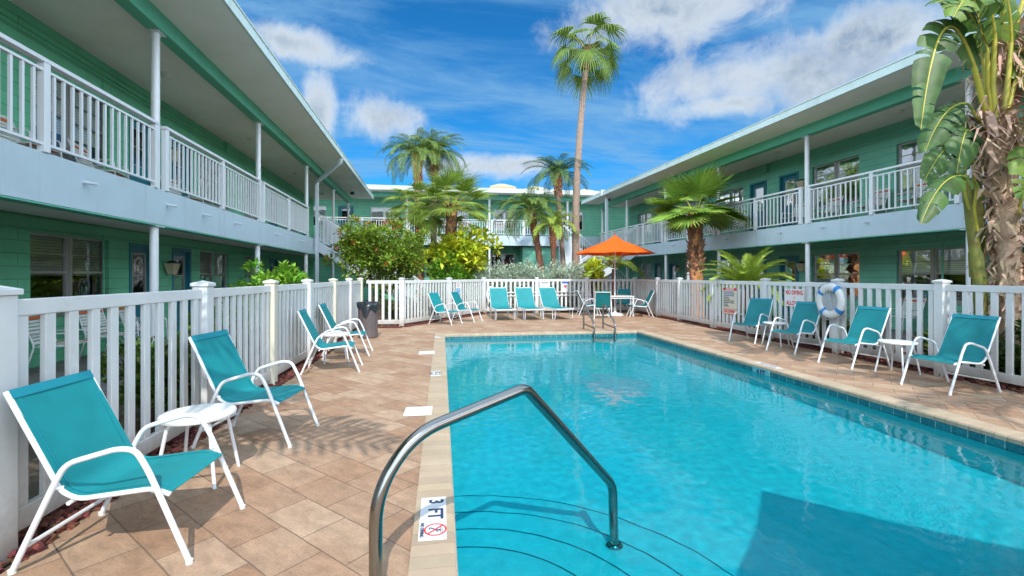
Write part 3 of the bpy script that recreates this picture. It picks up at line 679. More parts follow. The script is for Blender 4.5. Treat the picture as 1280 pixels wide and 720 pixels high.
LX0, LA = -4.33, radians(1.3)
RX0, RA = 10.95, radians(3.5)
left_wing = motel_wing('motel_building', 'green two storey motel wing on the left with white balcony rail and downspout', LX0, LA, 1, 2.28, 2.86, -6, 26.4,
    [-5.6, -.95, 3.72, 8.33, 12.89, 17.63, 22.3, 26.2], None,
    [(-3.2, -1.4), (2.6, 4.4), (8.43, 10.25), (13.9, 15.75), (17.0, 18.6), (21.5, 23.3)],
    [(-.7, .2), (1.0, 1.9), (5.0, 5.9), (6.2, 7.1), (10.86, 11.75), (12.5, 13.4), (19.5, 20.4), (24.05, 24.95)],
    [(12.25, 0), (12.25, 2.7), (6.05, 0), (20.8, 0)], [3.9, 5.2, 6.62, 8.5, 9.75, 11.2, 14.0, 16.4], M['wall_green'], 2.70, 5.58, stair_s=(18.75, 19.95), gutter_s=(18.25, .9))
right_wing = motel_wing('motel_building', 'mint green two storey motel wing on the right behind the fan palm', RX0, RA, -1, 2.42, 2.94, -4, 26.6,
    [-3.6, .25, 4.1, 7.9, 11.84, 15.75, 19.4, 23.2, 26.4], None,
    [(-2.4, -.6), (4.6, 6.3), (9.05, 10.78), (11.85, 13.49), (16.74, 18.4), (19.3, 20.9), (23.98, 25.5)],
    [(.6, 1.5), (2.4, 3.3), (7.2, 8.1), (14.02, 14.87), (15.48, 16.35), (21.4, 22.15), (22.9, 23.6)],
    [(13.76, .12), (13.76, 2.86), (21.2, .12)], [5.4, 6.9, 8.5, 9.95, 11.2, 12.7, 15.1, 17.2, 18.6], M['wall_mint'], 2.86, 5.60, stair_s=(21.9, 23.1), gutter_s=(23.6, None), roof_out=1.12)

# ------------------------------------------------------------------ rear building
def rear_building():
    root = thing('motel_building', 'pale green motel wing across the back with white roof edge behind the palms', 'building', (0, 0, 0))
    X0, X1 = -9.5, 14.5; YF, YW, YR = 27.6, 29.4, 26.7; zb, zf, rz = 3.28, 3.88, 6.30
    wins = [(-8.6, -6.9, 4.45, 5.68), (-4.3, -2.65, 4.45, 5.68), (.1, 1.7, 4.45, 5.68), (3.25, 4.7, 4.45, 5.68), (7.6, 9.2, 4.45, 5.68), (3.1, 4.66, 1.4, 2.88), (-1.0, .6, 1.4, 2.88)]
    doors = [(-6.2, -5.3, 3.9, 5.72), (-1.95, -1.1, 3.9, 5.72), (5.2, 6.0, 3.9, 5.72), (1.5, 2.4, .9, 2.88)]
    bx = lambda mb, t0, t1, a, b, z0, z1: mb.box(a, b, t0, t1, z0, z1)
    w = MB(); wall_cells(w, YW, YW + .2, X0, X1, -.03, rz, wins + doors, bx); w.box(X0, X0 + .2, YW + .2, YW + 6, -.03, rz); w.box(X1 - .2, X1, YW + .2, YW + 6, -.03, rz); w.box(X0, X1, YW + 6, YW + 6.2, -.03, rz)
    w.box(4.9, 7.35, YF + .3, YW, -.03, zb - .02)
    w.build('wall', M['wall_mint'], root)
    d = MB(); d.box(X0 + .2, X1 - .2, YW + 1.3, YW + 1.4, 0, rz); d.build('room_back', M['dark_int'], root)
    f = MB(); f.box(X0, X1, YF, YF + .2, zb, zf); f.build('balcony_front', M['white_stucco'], root)
    sl = MB(); sl.box(X0, X1, YF + .2, YW, zb + .12, zf - .02); sl.build('balcony_slab', M['soffit'], root)
    so = MB(); so.box(X0, X1, YR + .03, YW + 6, rz, rz + .06); so.build('soffit', M['soffit'], root)
    re = MB(); re.box(X0 - .1, X1 + .1, YR - .02, YR + .028, rz - .02, rz + .23); re.build('roof_edge', M['roof_white'], root)
    rr = MB(); rr.box(X0 - .1, X1 + .1, YR + .03, YW + 6.2, rz + .062, rz + .22); rr.build('roof', M['roof_white'], root)
    bm = MB(); bm.box(X0, X1, YF - .05, YF + .16, rz - .24, rz - .002); bm.build('beam', M['beam_green'], root)
    zr = zf + .93; cols = [-7.0, -2.0, 2.83, 7.65]
    for c in cols:
        for z0, z1 in ((-.02, zb - .002), (zf - .002, rz - .242)):
            k = MB(); k.lathe([(.065, z0), (.065, z1)], 14, (c, YF + .08, 0)); k.build('column', M['white_metal'], root, smooth=True, angle=40)
    for a, b in ((-7.0, -2.0), (-2.0, 2.83), (2.83, 7.0)):
        a += .14; b -= .14
        rl = MB(); rl.box(a - .05, b + .05, YF - .04, YF + .05, zr - .045, zr); rl.box(a, b, YF - .01, YF + .03, zr - .15, zr - .12); rl.box(a, b, YF - .01, YF + .03, zf + .08, zf + .11)
        n = round((b - a) / .145)
        for i in range(1, n):
            x = a + (b - a) * i / n; rl.box(x - .015, x + .015, YF - .003, YF + .023, zf + .11, zr - .15)
        ro = rl.build('railing', M['white_metal'], root)
        for x in (a, (a + b) / 2, b):
            k = MB(); k.box(x - .045, x + .045, YF - .03, YF + .05, zf - .001, zr - .0455); k.build('post', M['white_metal'], ro)
    for (a, b, z0, z1) in wins:
        fr = MB(); mid = (a + b) / 2; zm = (z0 + z1) / 2
        for p, q in ((a, mid - .03), (mid + .03, b)):
            fr.box(p, p + .05, YW + .07, YW + .12, z0, z1); fr.box(q - .05, q, YW + .07, YW + .12, z0, z1); fr.box(p + .05, q - .05, YW + .07, YW + .12, z0, z0 + .05); fr.box(p + .05, q - .05, YW + .07, YW + .12, z1 - .05, z1); fr.box(p + .05, q - .05, YW + .065, YW + .115, zm - .02, zm + .02)
        fr.box(mid - .03, mid + .03, YW + .05, YW + .13, z0, z1)
        wo = fr.build('window', M['white_metal'], root)
        for p, q in ((a + .05, mid - .08), (mid + .08, b - .05)):
            g_ = MB(); g_.quad((p, YW + .1, z0 + .05), (q, YW + .1, z0 + .05), (q, YW + .1, z1 - .05), (p, YW + .1, z1 - .05)); g_.build('pane', M['glass'], wo)
        if z0 > 3:
            bl = MB(); bl.quad((a, YW + .19, zm), (b, YW + .19, zm), (b, YW + .19, z1), (a, YW + .19, z1)); bl.build('blind', M['blind'], wo)
    for (a, b, z0, z1) in doors:
        dr = MB(); wall_cells(dr, YW + .06, YW + .11, a + .07, b - .07, z0, z1 - .07, [(a + .2, b - .2, z0 + .9, z1 - .2)], bx); do = dr.build('door', M['teal_trim'], root)
        fr = MB(); fr.box(a, a + .07, YW - .02, YW + .12, z0, z1); fr.box(b - .07, b, YW - .02, YW + .12, z0, z1); fr.box(a + .07, b - .07, YW - .017, YW + .12, z1 - .07, z1); fr.build('door_frame', M['teal_trim'], do)
        g_ = MB(); g_.quad((a + .2, YW + .08, z0 + .9), (b - .2, YW + .08, z0 + .9), (b - .2, YW + .08, z1 - .2), (a + .2, YW + .08, z1 - .2)); g_.build('pane', M['glass'], do)
    # stair down to the right with a closed white side
    s_ = MB(); a0, a1 = 26.5, 27.5
    for y in (a0, a1): 
        poly = [(7.05, zf), (7.05, 1.3), (8.6, .2), (11.0, .2), (11.0, .4)]
        A = [(x, y - .05, z) for x, z in poly]; B = [(x, y + .05, z) for x, z in poly]
        s_.add(A + B, [(0, 1, 2, 3, 4), (9, 8, 7, 6, 5)] + [(i, 5 + i, 5 + (i + 1) % 5, (i + 1) % 5) for i in range(5)])
    so_ = s_.build('stair', M['white_paint'], root)
    hr = MB()
    for y in (a0, a1):
        hr.bar((7.05, y, zr), (11.0, y, 1.35), .06, .05); hr.bar((7.05, y, zf + .1), (11, y, .55), .04, .04)
        for i in range(28):
            x = 7.05 + 3.95 * i / 27; z_ = zf - (zf - .45) * i / 27; hr.box(x - .015, x + .015, y - .015, y + .015, z_, z_ + .92)
    hr.build('stair_railing', M['white_metal'], so_)
    tr = MB()
    for i in range(18): tr.box(7.05 + 3.9 * i / 18, 7.05 + 3.9 * (i + 1) / 18 + .03, a0 + .051, a1 - .051, zf - 3.4 * (i + 1) / 18 - .05, zf - 3.4 * (i + 1) / 18)
    tr.build('tread', M['concrete'], so_)
    for x in (-5.0, 0.4, 4.8):
        k = MB(); k.tube([(x, YF + .02, zb + .38), (x, YF - .16, zb + .355)], .024, 8); k.build('drain_spout', M['white_paint'], root, smooth=True, angle=40)
    return root
rear_building()

# cream building further back whose low roofs show above the rear wing
cb = thing('distant_building', 'cream roofs of a taller building showing above the rear motel wing', 'building', (0, 0, 0))
k = MB(); k.box(-2, 19, 46, 56, -.03, 9.7); k.build('wall', M['cream'], cb)
for (a, b, zt) in ((4.7, 7.3, 10.75), (8.2, 10.6, 10.6), (10.4, 12.8, 10.4), (13.4, 16.0, 10.45)):
    k = MB(); w_ = b - a
    k.add([(a, 45.4, 9.7), (b, 45.4, 9.7), (b, 49, 9.7), (a, 49, 9.7), (a, 45.4, zt - .45), (b, 45.4, zt - .45), (b, 49, zt - .45), (a, 49, zt - .45), (a + w_ * .4, 46.4, zt), (a + w_ * .6, 46.4, zt), (a + w_ * .6, 48, zt), (a + w_ * .4, 48, zt)],
          [(0, 1, 5, 4), (1, 2, 6, 5), (2, 3, 7, 6), (3, 0, 4, 7), (4, 5, 9, 8), (5, 6, 10, 9), (6, 7, 11, 10), (7, 4, 8, 11), (8, 9, 10, 11)])
    k.build('roof', mk('cream_roof', (.36, .31, .19), .8, .08, 3) if 'cream_roof' not in bpy.data.materials else bpy.data.materials['cream_roof'], cb)

# ------------------------------------------------------------------ picket fences
def fence(name, label, posts, spacing=.174, pw=.074, post_w=.13, first=True, last=True, H=1.34, aged=()):
    """posts: list of (x, y); one bay of rails and pickets between each pair"""
    base = Vector((*posts[0], 0)); root = thing(name, label, 'fence', base, 0, 'white picket fences round the pool')
    pts = [Vector((*p, 0)) - base for p in posts]
    for i, p in enumerate(pts):
        if (i == 0 and not first) or (i == len(pts) - 1 and not last): continue
        d = (pts[min(i + 1, len(pts) - 1)] - pts[max(i - 1, 0)]).normalized(); A = atan2(d.y, d.x)
        Mx = Matrix.Translation(p) @ Matrix.Rotation(A, 4, 'Z'); h = post_w / 2
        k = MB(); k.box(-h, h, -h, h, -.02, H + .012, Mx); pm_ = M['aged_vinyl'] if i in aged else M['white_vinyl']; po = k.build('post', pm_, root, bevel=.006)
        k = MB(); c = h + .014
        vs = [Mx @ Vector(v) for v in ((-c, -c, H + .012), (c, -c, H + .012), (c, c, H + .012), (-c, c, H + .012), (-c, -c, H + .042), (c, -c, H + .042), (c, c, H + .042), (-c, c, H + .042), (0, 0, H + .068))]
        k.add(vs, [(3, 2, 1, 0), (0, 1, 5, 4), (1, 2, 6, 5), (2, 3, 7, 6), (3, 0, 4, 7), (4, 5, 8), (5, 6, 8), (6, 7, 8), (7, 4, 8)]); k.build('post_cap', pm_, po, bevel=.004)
    for a, b in zip(pts[:-1], pts[1:]):
        d = (b - a); L_ = d.length; A = atan2(d.y, d.x); Mx = Matrix.Translation(a) @ Matrix.Rotation(A, 4, 'Z'); h = post_w / 2 - .004
        k = MB(); k.box(h, L_ - h, -.022, .022, 1.235, 1.325, Mx); k.build('top_rail', M['white_vinyl'], root, bevel=.006)
        k = MB(); k.box(h, L_ - h, -.022, .022, .085, .205, Mx); k.build('bottom_rail', M['white_vinyl'], root, bevel=.006)
        n = max(1, round((L_ - 2 * h) / spacing)); st_ = (L_ - 2 * h) / n; k = MB()
        for j in range(n):
            x = h + st_ * (j + .5); jx = random.uniform(-.003, .003); k.box(x - pw / 2 + jx, x + pw / 2 + jx, -.015, .015, .204, 1.236, Mx @ Matrix.Translation((x, 0, .72)) @ Matrix.Rotation(random.gauss(0, .0035), 4, 'Y') @ Matrix.Rotation(random.gauss(0, .012), 4, 'Z') @ Matrix.Translation((-x, 0, -.72)))
        k.build('pickets', M['white_vinyl'], root, bevel=.003)
    return root
LFX = -2.25
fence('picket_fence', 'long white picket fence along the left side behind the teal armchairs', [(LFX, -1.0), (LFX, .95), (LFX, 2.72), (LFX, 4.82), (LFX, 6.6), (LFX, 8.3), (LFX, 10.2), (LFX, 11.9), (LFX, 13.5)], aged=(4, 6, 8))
fence('picket_fence', 'short white picket fence panel behind the grey trash can', [(LFX + .09, 13.58), (-1.12, 13.52)], first=False)
fence('picket_fence', 'slanting white picket fence behind the pair of teal armchairs at the far left', [(-1.12, 13.52), (.25, 15.65), (1.62, 17.82)], spacing=.165, first=False)
fence('picket_fence', 'white picket fence across the far end behind the loungers and umbrella table', [(1.62, 17.82), (3.68, 17.82), (5.7, 17.82), (7.72, 17.82)], spacing=.175, first=False)
RF = lambda y: 7.10 + .045 * (y - 4)
fence('picket_fence', 'long white picket fence on the right with the life ring and pool signs', [(RF(y), y) for y in (17.74, 15.6, 13.9, 11.9, 9.66, 7.6, 5.72, 3.7, 1.7, -.4)], first=False)

# ------------------------------------------------------------------ mulch under the fences
mu = MB(); rng = random.Random(3)
def mulch_strip(a, b, w0, w1, n):
    a = Vector((*a, 0)); b = Vector((*b, 0)); d = (b - a).normalized(); nn = Vector((-d.y, d.x, 0)); L_ = (b - a).length
    for _ in range(n):
        p = a + d * rng.uniform(0, L_) + nn * rng.uniform(w0, w1); s_ = rng.uniform(.012, .034)
        Mx = Matrix.Translation(p + Vector((0, 0, rng.uniform(-.012, .035)))) @ Matrix.Rotation(rng.uniform(0, 6.3), 4, 'Z') @ Matrix.Rotation(rng.uniform(-.7, .7), 4, 'X') @ Matrix.Rotation(rng.uniform(-.5, .5), 4, 'Y')
        mu.box(-s_, s_, -s_ * .55, s_ * .55, -s_ * .35, s_ * .35, Mx)
mulch_strip((-2.22, .5), (-2.22, 13.4), -.12, .25, 5200)
mulch_strip((-2.12, 13.5), (-1.1, 13.45), -.2, .12, 400)
mulch_strip((-1.1, 13.45), (1.62, 17.7), -.08, .25, 1800)
mulch_strip((7.00, 2.0), (7.66, 17.6), -.28, .05, 5200)
M['mulch'] = mk('mulch', (.13, .035, .025), .9, .2, 20, island=.45)
tag(mu.build('mulch', M['mulch']), 'red brown wood mulch strewn under the white fences', kind='stuff')

# ------------------------------------------------------------------ sling chairs
def ribbon(mb, prof, y0, y1, sag=0.0, ny=6, thick=.004, waves=0.0):
    """sheet spanning y0..y1 that follows a side profile [(x, z)]"""
    n = len(prof); vs = []
    for sgn in (1, -1):
        for i, (x, z) in enumerate(prof):
            a = prof[max(i - 1, 0)]; b = prof[min(i + 1, n - 1)]; t = Vector((b[0] - a[0], b[1] - a[1])).normalized(); nx, nz_ = -t.y, t.x
            for j in range(ny + 1):
                v = j / ny; s_ = -sag * 4 * v * (1 - v) * sin(pi * min(max(i / (n - 1), .06), .94)) + sgn * thick / 2
                vs.append((x + nx * s_, y0 + (y1 - y0) * v, z + nz_ * s_))
    W = ny + 1; fs = []; off = n * W
    for i in range(n - 1):
        for j in range(ny):
            a = i * W + j; fs.append((a, a + 1, a + W + 1, a + W)); fs.append((off + a, off + a + W, off + a + W + 1, off + a + 1))
    for i in range(n - 1):
        for j in (0, ny): a = i * W + j; fs.append((a, a + W, off + a + W, off + a))
    for j in range(ny):
        for i in (0, n - 1): a = i * W + j; fs.append((a, a + 1, off + a + 1, off + a))
    mb.add(vs, fs)
def smooth_prof(pts, r=.08, n=5): return [(p.x, p.z) for p in fillet([(x, 0, z) for x, z in pts], r, n)]
def dens(prof, step=.05):
    out = [prof[0]]
    for a, b in zip(prof[:-1], prof[1:]):
        L_ = math.hypot(b[0] - a[0], b[1] - a[1]); k = max(1, int(L_ / step))
        for i in range(1, k + 1): out.append((a[0] + (b[0] - a[0]) * i / k, a[1] + (b[1] - a[1]) * i / k))
    return out
def sling_armchair(label, group):
    root = thing('sling_armchair', label, 'chair', (0, 0, 0), 0, group)
    W = .285; sw = .255
    side = smooth_prof([(-.46, .93), (-.21, .40), (-.13, .355), (.22, .395), (.30, .36)], .09)
    for s_ in (-1, 1):
        y = s_ * W
        arm = fillet([(-.41, y, .0), (-.215, y, .46), (-.165, y, .555), (.07, y, .625), (.155, y, .615), (.215, y, .50), (.41, y, 0)], .06)
        k = MB(); k.tube(arm, .0145, 10); k.build('arm_leg_frame', M['white_metal'], root, smooth=True, angle=40)
        k = MB(); k.tube([(x, s_ * sw, z) for x, z in side], .0135, 10); k.build('seat_rail', M['white_metal'], root, smooth=True, angle=40)
        for fx in (-.41, .41):
            k = MB(); k.lathe([(.017, -.001), (.018, .02), (.0165, .022)], 10, (fx - (.0 if fx > 0 else 0) + (-.004 if fx > 0 else .004), y, 0)); k.build('foot_cap', M['plastic_white'], root)
    for (x, z, w_, r_) in ((-.16, .345, W - .006, .011), (.26, .365, W - .006, .011), (-.355, .13, W, .011), (-.45, .905, sw, .0125)):
        k = MB(); k.tube([(x, -w_, z), (x, w_, z)], r_, 8); k.build('cross_bar', M['white_metal'], root, smooth=True, angle=40)
    for s_ in (-1, 1):
        for a_, b_ in (((-.20, s_ * sw, .42), (-.23, s_ * W, .43)), ((.25, s_ * sw, .385), (.255, s_ * W, .40))):
            k = MB(); k.tube([a_, b_], .010, 8); k.build('bracket', M['white_metal'], root, smooth=True, angle=40)
    k = MB(); pr_ = dens(smooth_prof([(-.452, .935), (-.195, .405), (-.125, .37), (.22, .408), (.305, .372)], .10), .05)
    ribbon(k, pr_, -sw, sw, .022, 8, .004); so = k.build('sling', M['sling'], root, smooth=True, angle=50)
    k = MB()
    for y in (-sw + .035, sw - .035, ): ribbon(k, [(x + .0, z + .0032) for x, z in pr_], y - .003, y + .003, 0, 1, .002)
    ribbon(k, [(pr_[i][0] + .002, pr_[i][1] + .003) for i in (0, 1)], -sw, sw, .0, 2, .004)
    k.build('seam', M['sling_seam'], so)
    return root
G_L = 'teal sling armchairs along the left fence'; G_R = 'teal sling armchairs along the right fence'; G_F = 'teal sling armchairs at the far left fence'; G_D = 'teal chairs round the umbrella table'
ch = sling_armchair('nearest teal armchair on the left, before the first fence panel', G_L)
ch.location = (-1.65, 2.86, 0); ch.scale = (1, .98, .945); ch.rotation_euler = (0, 0, radians(-3))
for x, y, a, lb, gp in (
    (-1.63, 4.50, -8, 'teal armchair just beyond the round white table on the left, before the nearest chair pair', G_L),
    (-1.66, 7.52, 5, 'nearer of the two teal armchairs between the long left fence and the trash can', G_L),
    (-1.72, 8.98, 2, 'teal armchair on the left standing closest to the grey trash can', G_L),
    (.12, 14.14, -34, 'left one of the two teal armchairs before the slanting far fence', G_F),
    (.80, 14.86, -30, 'right one of the two teal armchairs before the slanting far fence, next to the loungers', G_F),
    (5.50, 15.35, 70, 'teal chair at the umbrella table with its back to the pool', G_D),
    (5.38, 16.55, -8, 'teal chair at the left side of the umbrella table, seen from its side', G_D),
    (6.95, 17.10, 243, 'teal chair behind the umbrella table close to the far fence', G_D),
    (7.02, 15.75, 168, 'teal chair on the right side of the umbrella table near the fence corner', G_D),
    (6.84, 9.45, 207, 'teal armchair under the pool rules sign, farthest along the right fence', G_R),
    (6.74, 8.05, 196, 'teal armchair on the right between the no diving sign and the life ring', G_R),
    (6.67, 6.68, 188, 'teal armchair on the right just past the life ring, left of a round table', G_R),
    (6.48, 5.08, 184, 'nearest teal armchair on the right, with its back to the fence', G_R)):
    dup(ch, (x, y, 0), radians(a), lb, gp)

def round_table(label, group):
    root = thing('side_table', label, 'side table', (0, 0, 0), 0, group)
    k = MB(); k.lathe([(.0, .445), (.225, .445), (.235, .45), (.238, .465), (.232, .478), (.20, .482), (.0, .482)], 32, cap=False); k.build('table_top', M['plastic_white'], root, smooth=True, angle=35)
    for i in range(4):
        a = radians(45 + 90 * i); c, s_ = cos(a), sin(a); p = fillet([(.05 * c, .05 * s_, .437), (.185 * c, .185 * s_, .437), (.27 * c, .27 * s_, 0)], .05)
        k = MB(); k.tube(p, .012, 8); k.build('leg', M['white_metal'], root, smooth=True, angle=40)
    return root
rt = round_table('round white side table between the two nearest teal armchairs on the left', 'round white side tables'); rt.location = (-1.72, 3.62, 0)
dup(rt, (-1.78, 8.24, 0), .3, 'round white side table between the far pair of teal armchairs on the left', 'round white side tables')
dup(rt, (6.93, 8.80, 0), .5, 'round white side table between the two farther armchairs on the right fence', 'round white side tables')
dup(rt, (6.72, 5.98, 0), .2, 'round white side table left of the nearest armchair on the right', 'round white side tables')

# ------------------------------------------------------------------ loungers
def lounger(label, group):
    root = thing('chaise_lounge', label, 'lounger', (0, 0, 0), 0, group)     # head towards +y, foot end at y = -.95
    W = .31
    for s_ in (-1, 1):
        x = s_ * W
        k = MB(); k.tube([(x, -.95, .36), (x, .32, .36), (x, .62, .36)], .016, 8); k.build('seat_rail', M['white_metal'], root, smooth=True, angle=40)
        k = MB(); k.tube([(x, .28, .36), (x, .78, 1.02)], .016, 8); k.build('back_rail', M['white_metal'], root, smooth=True, angle=40)
        for y0, y1 in ((-.86, -.60), (.30, .56)):
            k = MB(); k.tube(fillet([(x, y0, .35), (x, y0 + .03, .012), (x, y1 - .03, .012), (x, y1, .35)], .05), .013, 8); k.build('leg', M['white_metal'], root, smooth=True, angle=40)
    for a_, b_, r_ in (((-W, -.95, .36), (W, -.95, .36), .016), ((-W, .62, .36), (W, .62, .36), .014), ((-W, .78, 1.02), (W, .78, 1.02), .016), ((-W, .3, .35), (W, .3, .35), .013), ((-W + .03, .62, .36), (-W + .03, .62, .80), .01), ((W - .03, .62, .36), (W - .03, .62, .80), .01)):
        k = MB(); k.tube([a_, b_], r_, 8); k.build('cross_bar', M['white_metal'], root, smooth=True, angle=40)
    k = MB()
    # profile in (y, z) laid out by building along x and turning
    pr_ = dens(smooth_prof([(-.955, .37), (.26, .372), (.785, 1.045)], .12), .08)
    kk = MB(); ribbon(kk, pr_, -W, W, .018, 6, .005)
    k.add([(y, x, z) for x, y, z in kk.v], kk.f); k.build('sling', M['sling'], root, smooth=True, angle=50)
    return root
G_C = 'teal chaise loungers in front of the far fence'
lo = lounger('left one of the three teal chaise loungers facing the pool', G_C); lo.location = (2.02, 15.75, 0); lo.rotation_euler = (0, 0, radians(2))
dup(lo, (2.96, 15.75, 0), radians(3), 'middle one of the three teal chaise loungers facing the pool', G_C)
dup(lo, (3.88, 15.75, 0), radians(8), 'right one of the three teal chaise loungers, the one nearest the umbrella', G_C)

# ------------------------------------------------------------------ umbrella table
dt = thing('dining_table', 'white square dining table under the orange umbrella', 'table', (6.28, 16.25, 0), radians(6))
k = MB(); k.box(-.52, .52, -.52, .52, .70, .735); k.build('table_top', M['plastic_white'], dt, bevel=.01)
k = MB()
for s_ in (-1, 1): k.box(-.46, .46, s_ * .47 - .012, s_ * .47 + .012, .64, .698); k.box(s_ * .47 - .012, s_ * .47 + .012, -.455, .455, .64, .698)
k.build('apron', M['white_metal'], dt)
for sx in (-1, 1):
    for sy in (-1, 1): k = MB(); k.box(sx * .475 - .025, sx * .475 + .025, sy * .475 - .025, sy * .475 + .025, 0, .699); k.build('leg', M['white_metal'], dt, bevel=.005)

def umbrella(label, loc, rot, R=1.46, sides=8, rim=2.27, top=2.93, base=True, sq=None):
    root = thing('patio_umbrella', label, 'umbrella', loc, rot, 'orange patio umbrellas')
    k = MB(); k.tube([(0, 0, .06), (0, 0, top - .02)], .021, 12); k.build('pole', M['white_metal'], root, smooth=True, angle=40)
    k = MB(); k.lathe([(.0, 0), (.30, 0), (.31, .02), (.29, .07), (.10, .11), (.05, .13), (.045, .32), (.03, .33), (0, .33)], 28, cap=False); k.build('base', M['plastic_white'], root, smooth=True, angle=40)
    pts = sq or [(R * cos(2 * pi * (i + .5) / sides), R * sin(2 * pi * (i + .5) / sides)) for i in range(sides)]
    n = len(pts); k = MB(); rings = 6; sub = 6; vs = []
    for ri in range(rings + 1):
        t = ri / rings
        for i in range(n):
            a = Vector(pts[i]); b = Vector(pts[(i + 1) % n])
            for j in range(sub):
                q = a.lerp(b, j / sub); sagf = sin(pi * j / sub)
                z = top - .1 - (top - .1 - rim) * (t ** 1.12) - .05 * sagf * t * (1 - .5 * t) ; q2 = q * (t * (1 - .02 * sagf * t)) if ri else q * .04
                vs.append((q2.x, q2.y, z))
    tot = n * sub; fs = []
    for ri in range(rings):
        for i in range(tot): fs.append((ri * tot + i, ri * tot + (i + 1) % tot, (ri + 1) * tot + (i + 1) % tot, (ri + 1) * tot + i))
    k.add(vs, fs); co = k.build('canopy', M['umbrella_cloth'], root, smooth=True, angle=12)
    so = co.modifiers.new('cloth', 'SOLIDIFY'); so.thickness = .004
    # small vent cap on top
    k = MB(); vs = [(0, 0, top + .02)]; 
    for i in range(n): vs.append((pts[i][0] * .24, pts[i][1] * .24, top - .15 - (top - rim) * .10))
    k.add(vs, [(0, 1 + i, 1 + (i + 1) % n) for i in range(n)]); k.build('vent', M['umbrella_cloth'], co)
    k = MB(); k.lathe([(0, top + .015), (.02, top + .02), (.025, top + .05), (0, top + .075)], 10, cap=False); k.build('finial', M['umbrella_cloth'], root, smooth=True)
    for i in range(n):
        a = Vector(pts[i]); k = MB(); k.tube([(0, 0, top - .12), (a.x * .5, a.y * .5, top - .12 - (top - .1 - rim) * .46 - .012), (a.x * .985, a.y * .985, rim - .010)], .008, 6)
        k.tube([(0, 0, rim - .35), (a.x * .5, a.y * .5, top - .12 - (top - .1 - rim) * .46 - .014)], .006, 6)
        k.build('rib', M['white_metal'], root)
    return root
umbrella('open orange umbrella rising through the white table at the far end', (6.28, 16.25, 0), .1)
# the second orange umbrella stands on the near deck, beyond the right edge of the picture; its shade lies in the pool
U2 = umbrella('open orange umbrella on the near deck at the edge of the pool', (3.24, -.34, 0), radians(0), sq=[(-1.24, .38), (-.31, 1.33), (1.30, -.14), (.45, -1.25), (-1.1, -.9)], rim=2.30, top=2.72)

# ------------------------------------------------------------------ trash can
tc_ = thing('trash_can', 'grey brown ribbed trash can with black liner bag at the left fence', 'trash can', (-1.72, 11.35, 0))
k = MB(); seg = 64; prof = [(.205, 0), (.215, .02), (.225, .78), (.235, .785), (.235, .815)]; vs = []
for (r, z) in prof:
    for i in range(seg):
        a = 2 * pi * i / seg; rr = r + (.008 if (i % 4) < 2 and .01 < z < .78 else 0); vs.append((rr * cos(a), rr * sin(a), z))
fs = [(i * seg + j, i * seg + (j + 1) % seg, (i + 1) * seg + (j + 1) % seg, (i + 1) * seg + j) for i in range(len(prof) - 1) for j in range(seg)] + [tuple(reversed(range(seg)))]
k.add(vs, fs); k.build('bin_body', mk('bin_plastic', (.105, .085, .088), .5, .12, 4, dirt=(.16, .14, .13, .4), dscale=3), tc_)
k = MB(); vs = []; rng = random.Random(5)
droop = [.10 + .06 * sin(3 * 2 * pi * i / 40 + 1) + .05 * sin(7 * 2 * pi * i / 40) + rng.uniform(0, .03) for i in range(40)]
droop = [dv + (.13 if 28 <= i <= 36 else 0) for i, dv in enumerate(droop)]
for ri in range(5):
    for i in range(40):
        a = 2 * pi * i / 40; t = ri / 4
        if ri == 0: r, z = .19, .74
        elif ri == 1: r, z = .232, .838
        else: r, z = .252 + .012 * sin(5 * a + ri) + rng.uniform(-.004, .006), .83 - droop[i] * (ri - 1) / 3
        vs.append((r * cos(a), r * sin(a), z))
k.add(vs, [(i * 40 + j, i * 40 + (j + 1) % 40, (i + 1) * 40 + (j + 1) % 40, (i + 1) * 40 + j) for i in range(4) for j in range(40)])
k.build('liner_bag', mk('liner_bag', (.018, .022, .028), .25, .1, 10, spec=.7), tc_, smooth=True)

# ------------------------------------------------------------------ steel handrail in the near corner, ladder at the far end
hr_root = hr = thing('pool_handrail', 'polished steel handrail bending from the deck down onto the pool steps', 'handrail', (-.28, 2.10, 0))
path = [(-.285, 2.10, -.05), (-.285, 2.10, .50), (-.13, 2.20, .715), (.455, 2.51, .835), (1.125, 2.95, .06), (1.150, 2.985, -.62)]
fp = []
base_ = Vector((-.28, 2.10, 0)); pp = [Vector(p) - base_ for p in path]
pts = fillet(pp, .12, 8)
def fil_var(pts, rs, n=8):
    out = [pts[0]]
    for i in range(1, len(pts) - 1):
        a, b, c = pts[i - 1], pts[i], pts[i + 1]; d1 = a - b; d2 = c - b; rr = min(rs[i - 1], d1.length * .49, d2.length * .49)
        p0 = b + d1.normalized() * rr; p2 = b + d2.normalized() * rr
        for k_ in range(n + 1): t = k_ / n; out.append(p0 * (1 - t) ** 2 + b * (2 * t * (1 - t)) + p2 * t * t)
    return out + [pts[-1]]
k = MB(); k.tube(fil_var(pp, [.16, .16, .05, .07]), .030, 20); k.build('rail', M['steel'], hr, smooth=True, angle=60)
for p, nm in ((path[0], .004), (path[-1], -.626)):
    k = MB(); k.lathe([(.032, 0), (.055, .004), (.057, .014), (.036, .024), (.032, .028)], 20, Vector((p[0], p[1], nm)) - base_); k.build('flange', M['steel'], hr, smooth=True, angle=40)
ld = thing('pool_ladder', 'steel pool ladder with two looped rails at the far end of the pool', 'ladder', (4.15, 11.5, 0))
for s_ in (-.28, .28):
    k = MB(); k.tube(fillet([(s_, .85, -.02), (s_, .85, .62), (s_ , .70, .66), (s_, .02, .26), (s_, -.06, .16), (s_, -.06, -.95)], .12, 6), .024, 12)
    k.tube([(s_, .85, .14), (s_, -.06, .10)], .018, 10); k.build('rail', M['steel'], ld, smooth=True, angle=60)
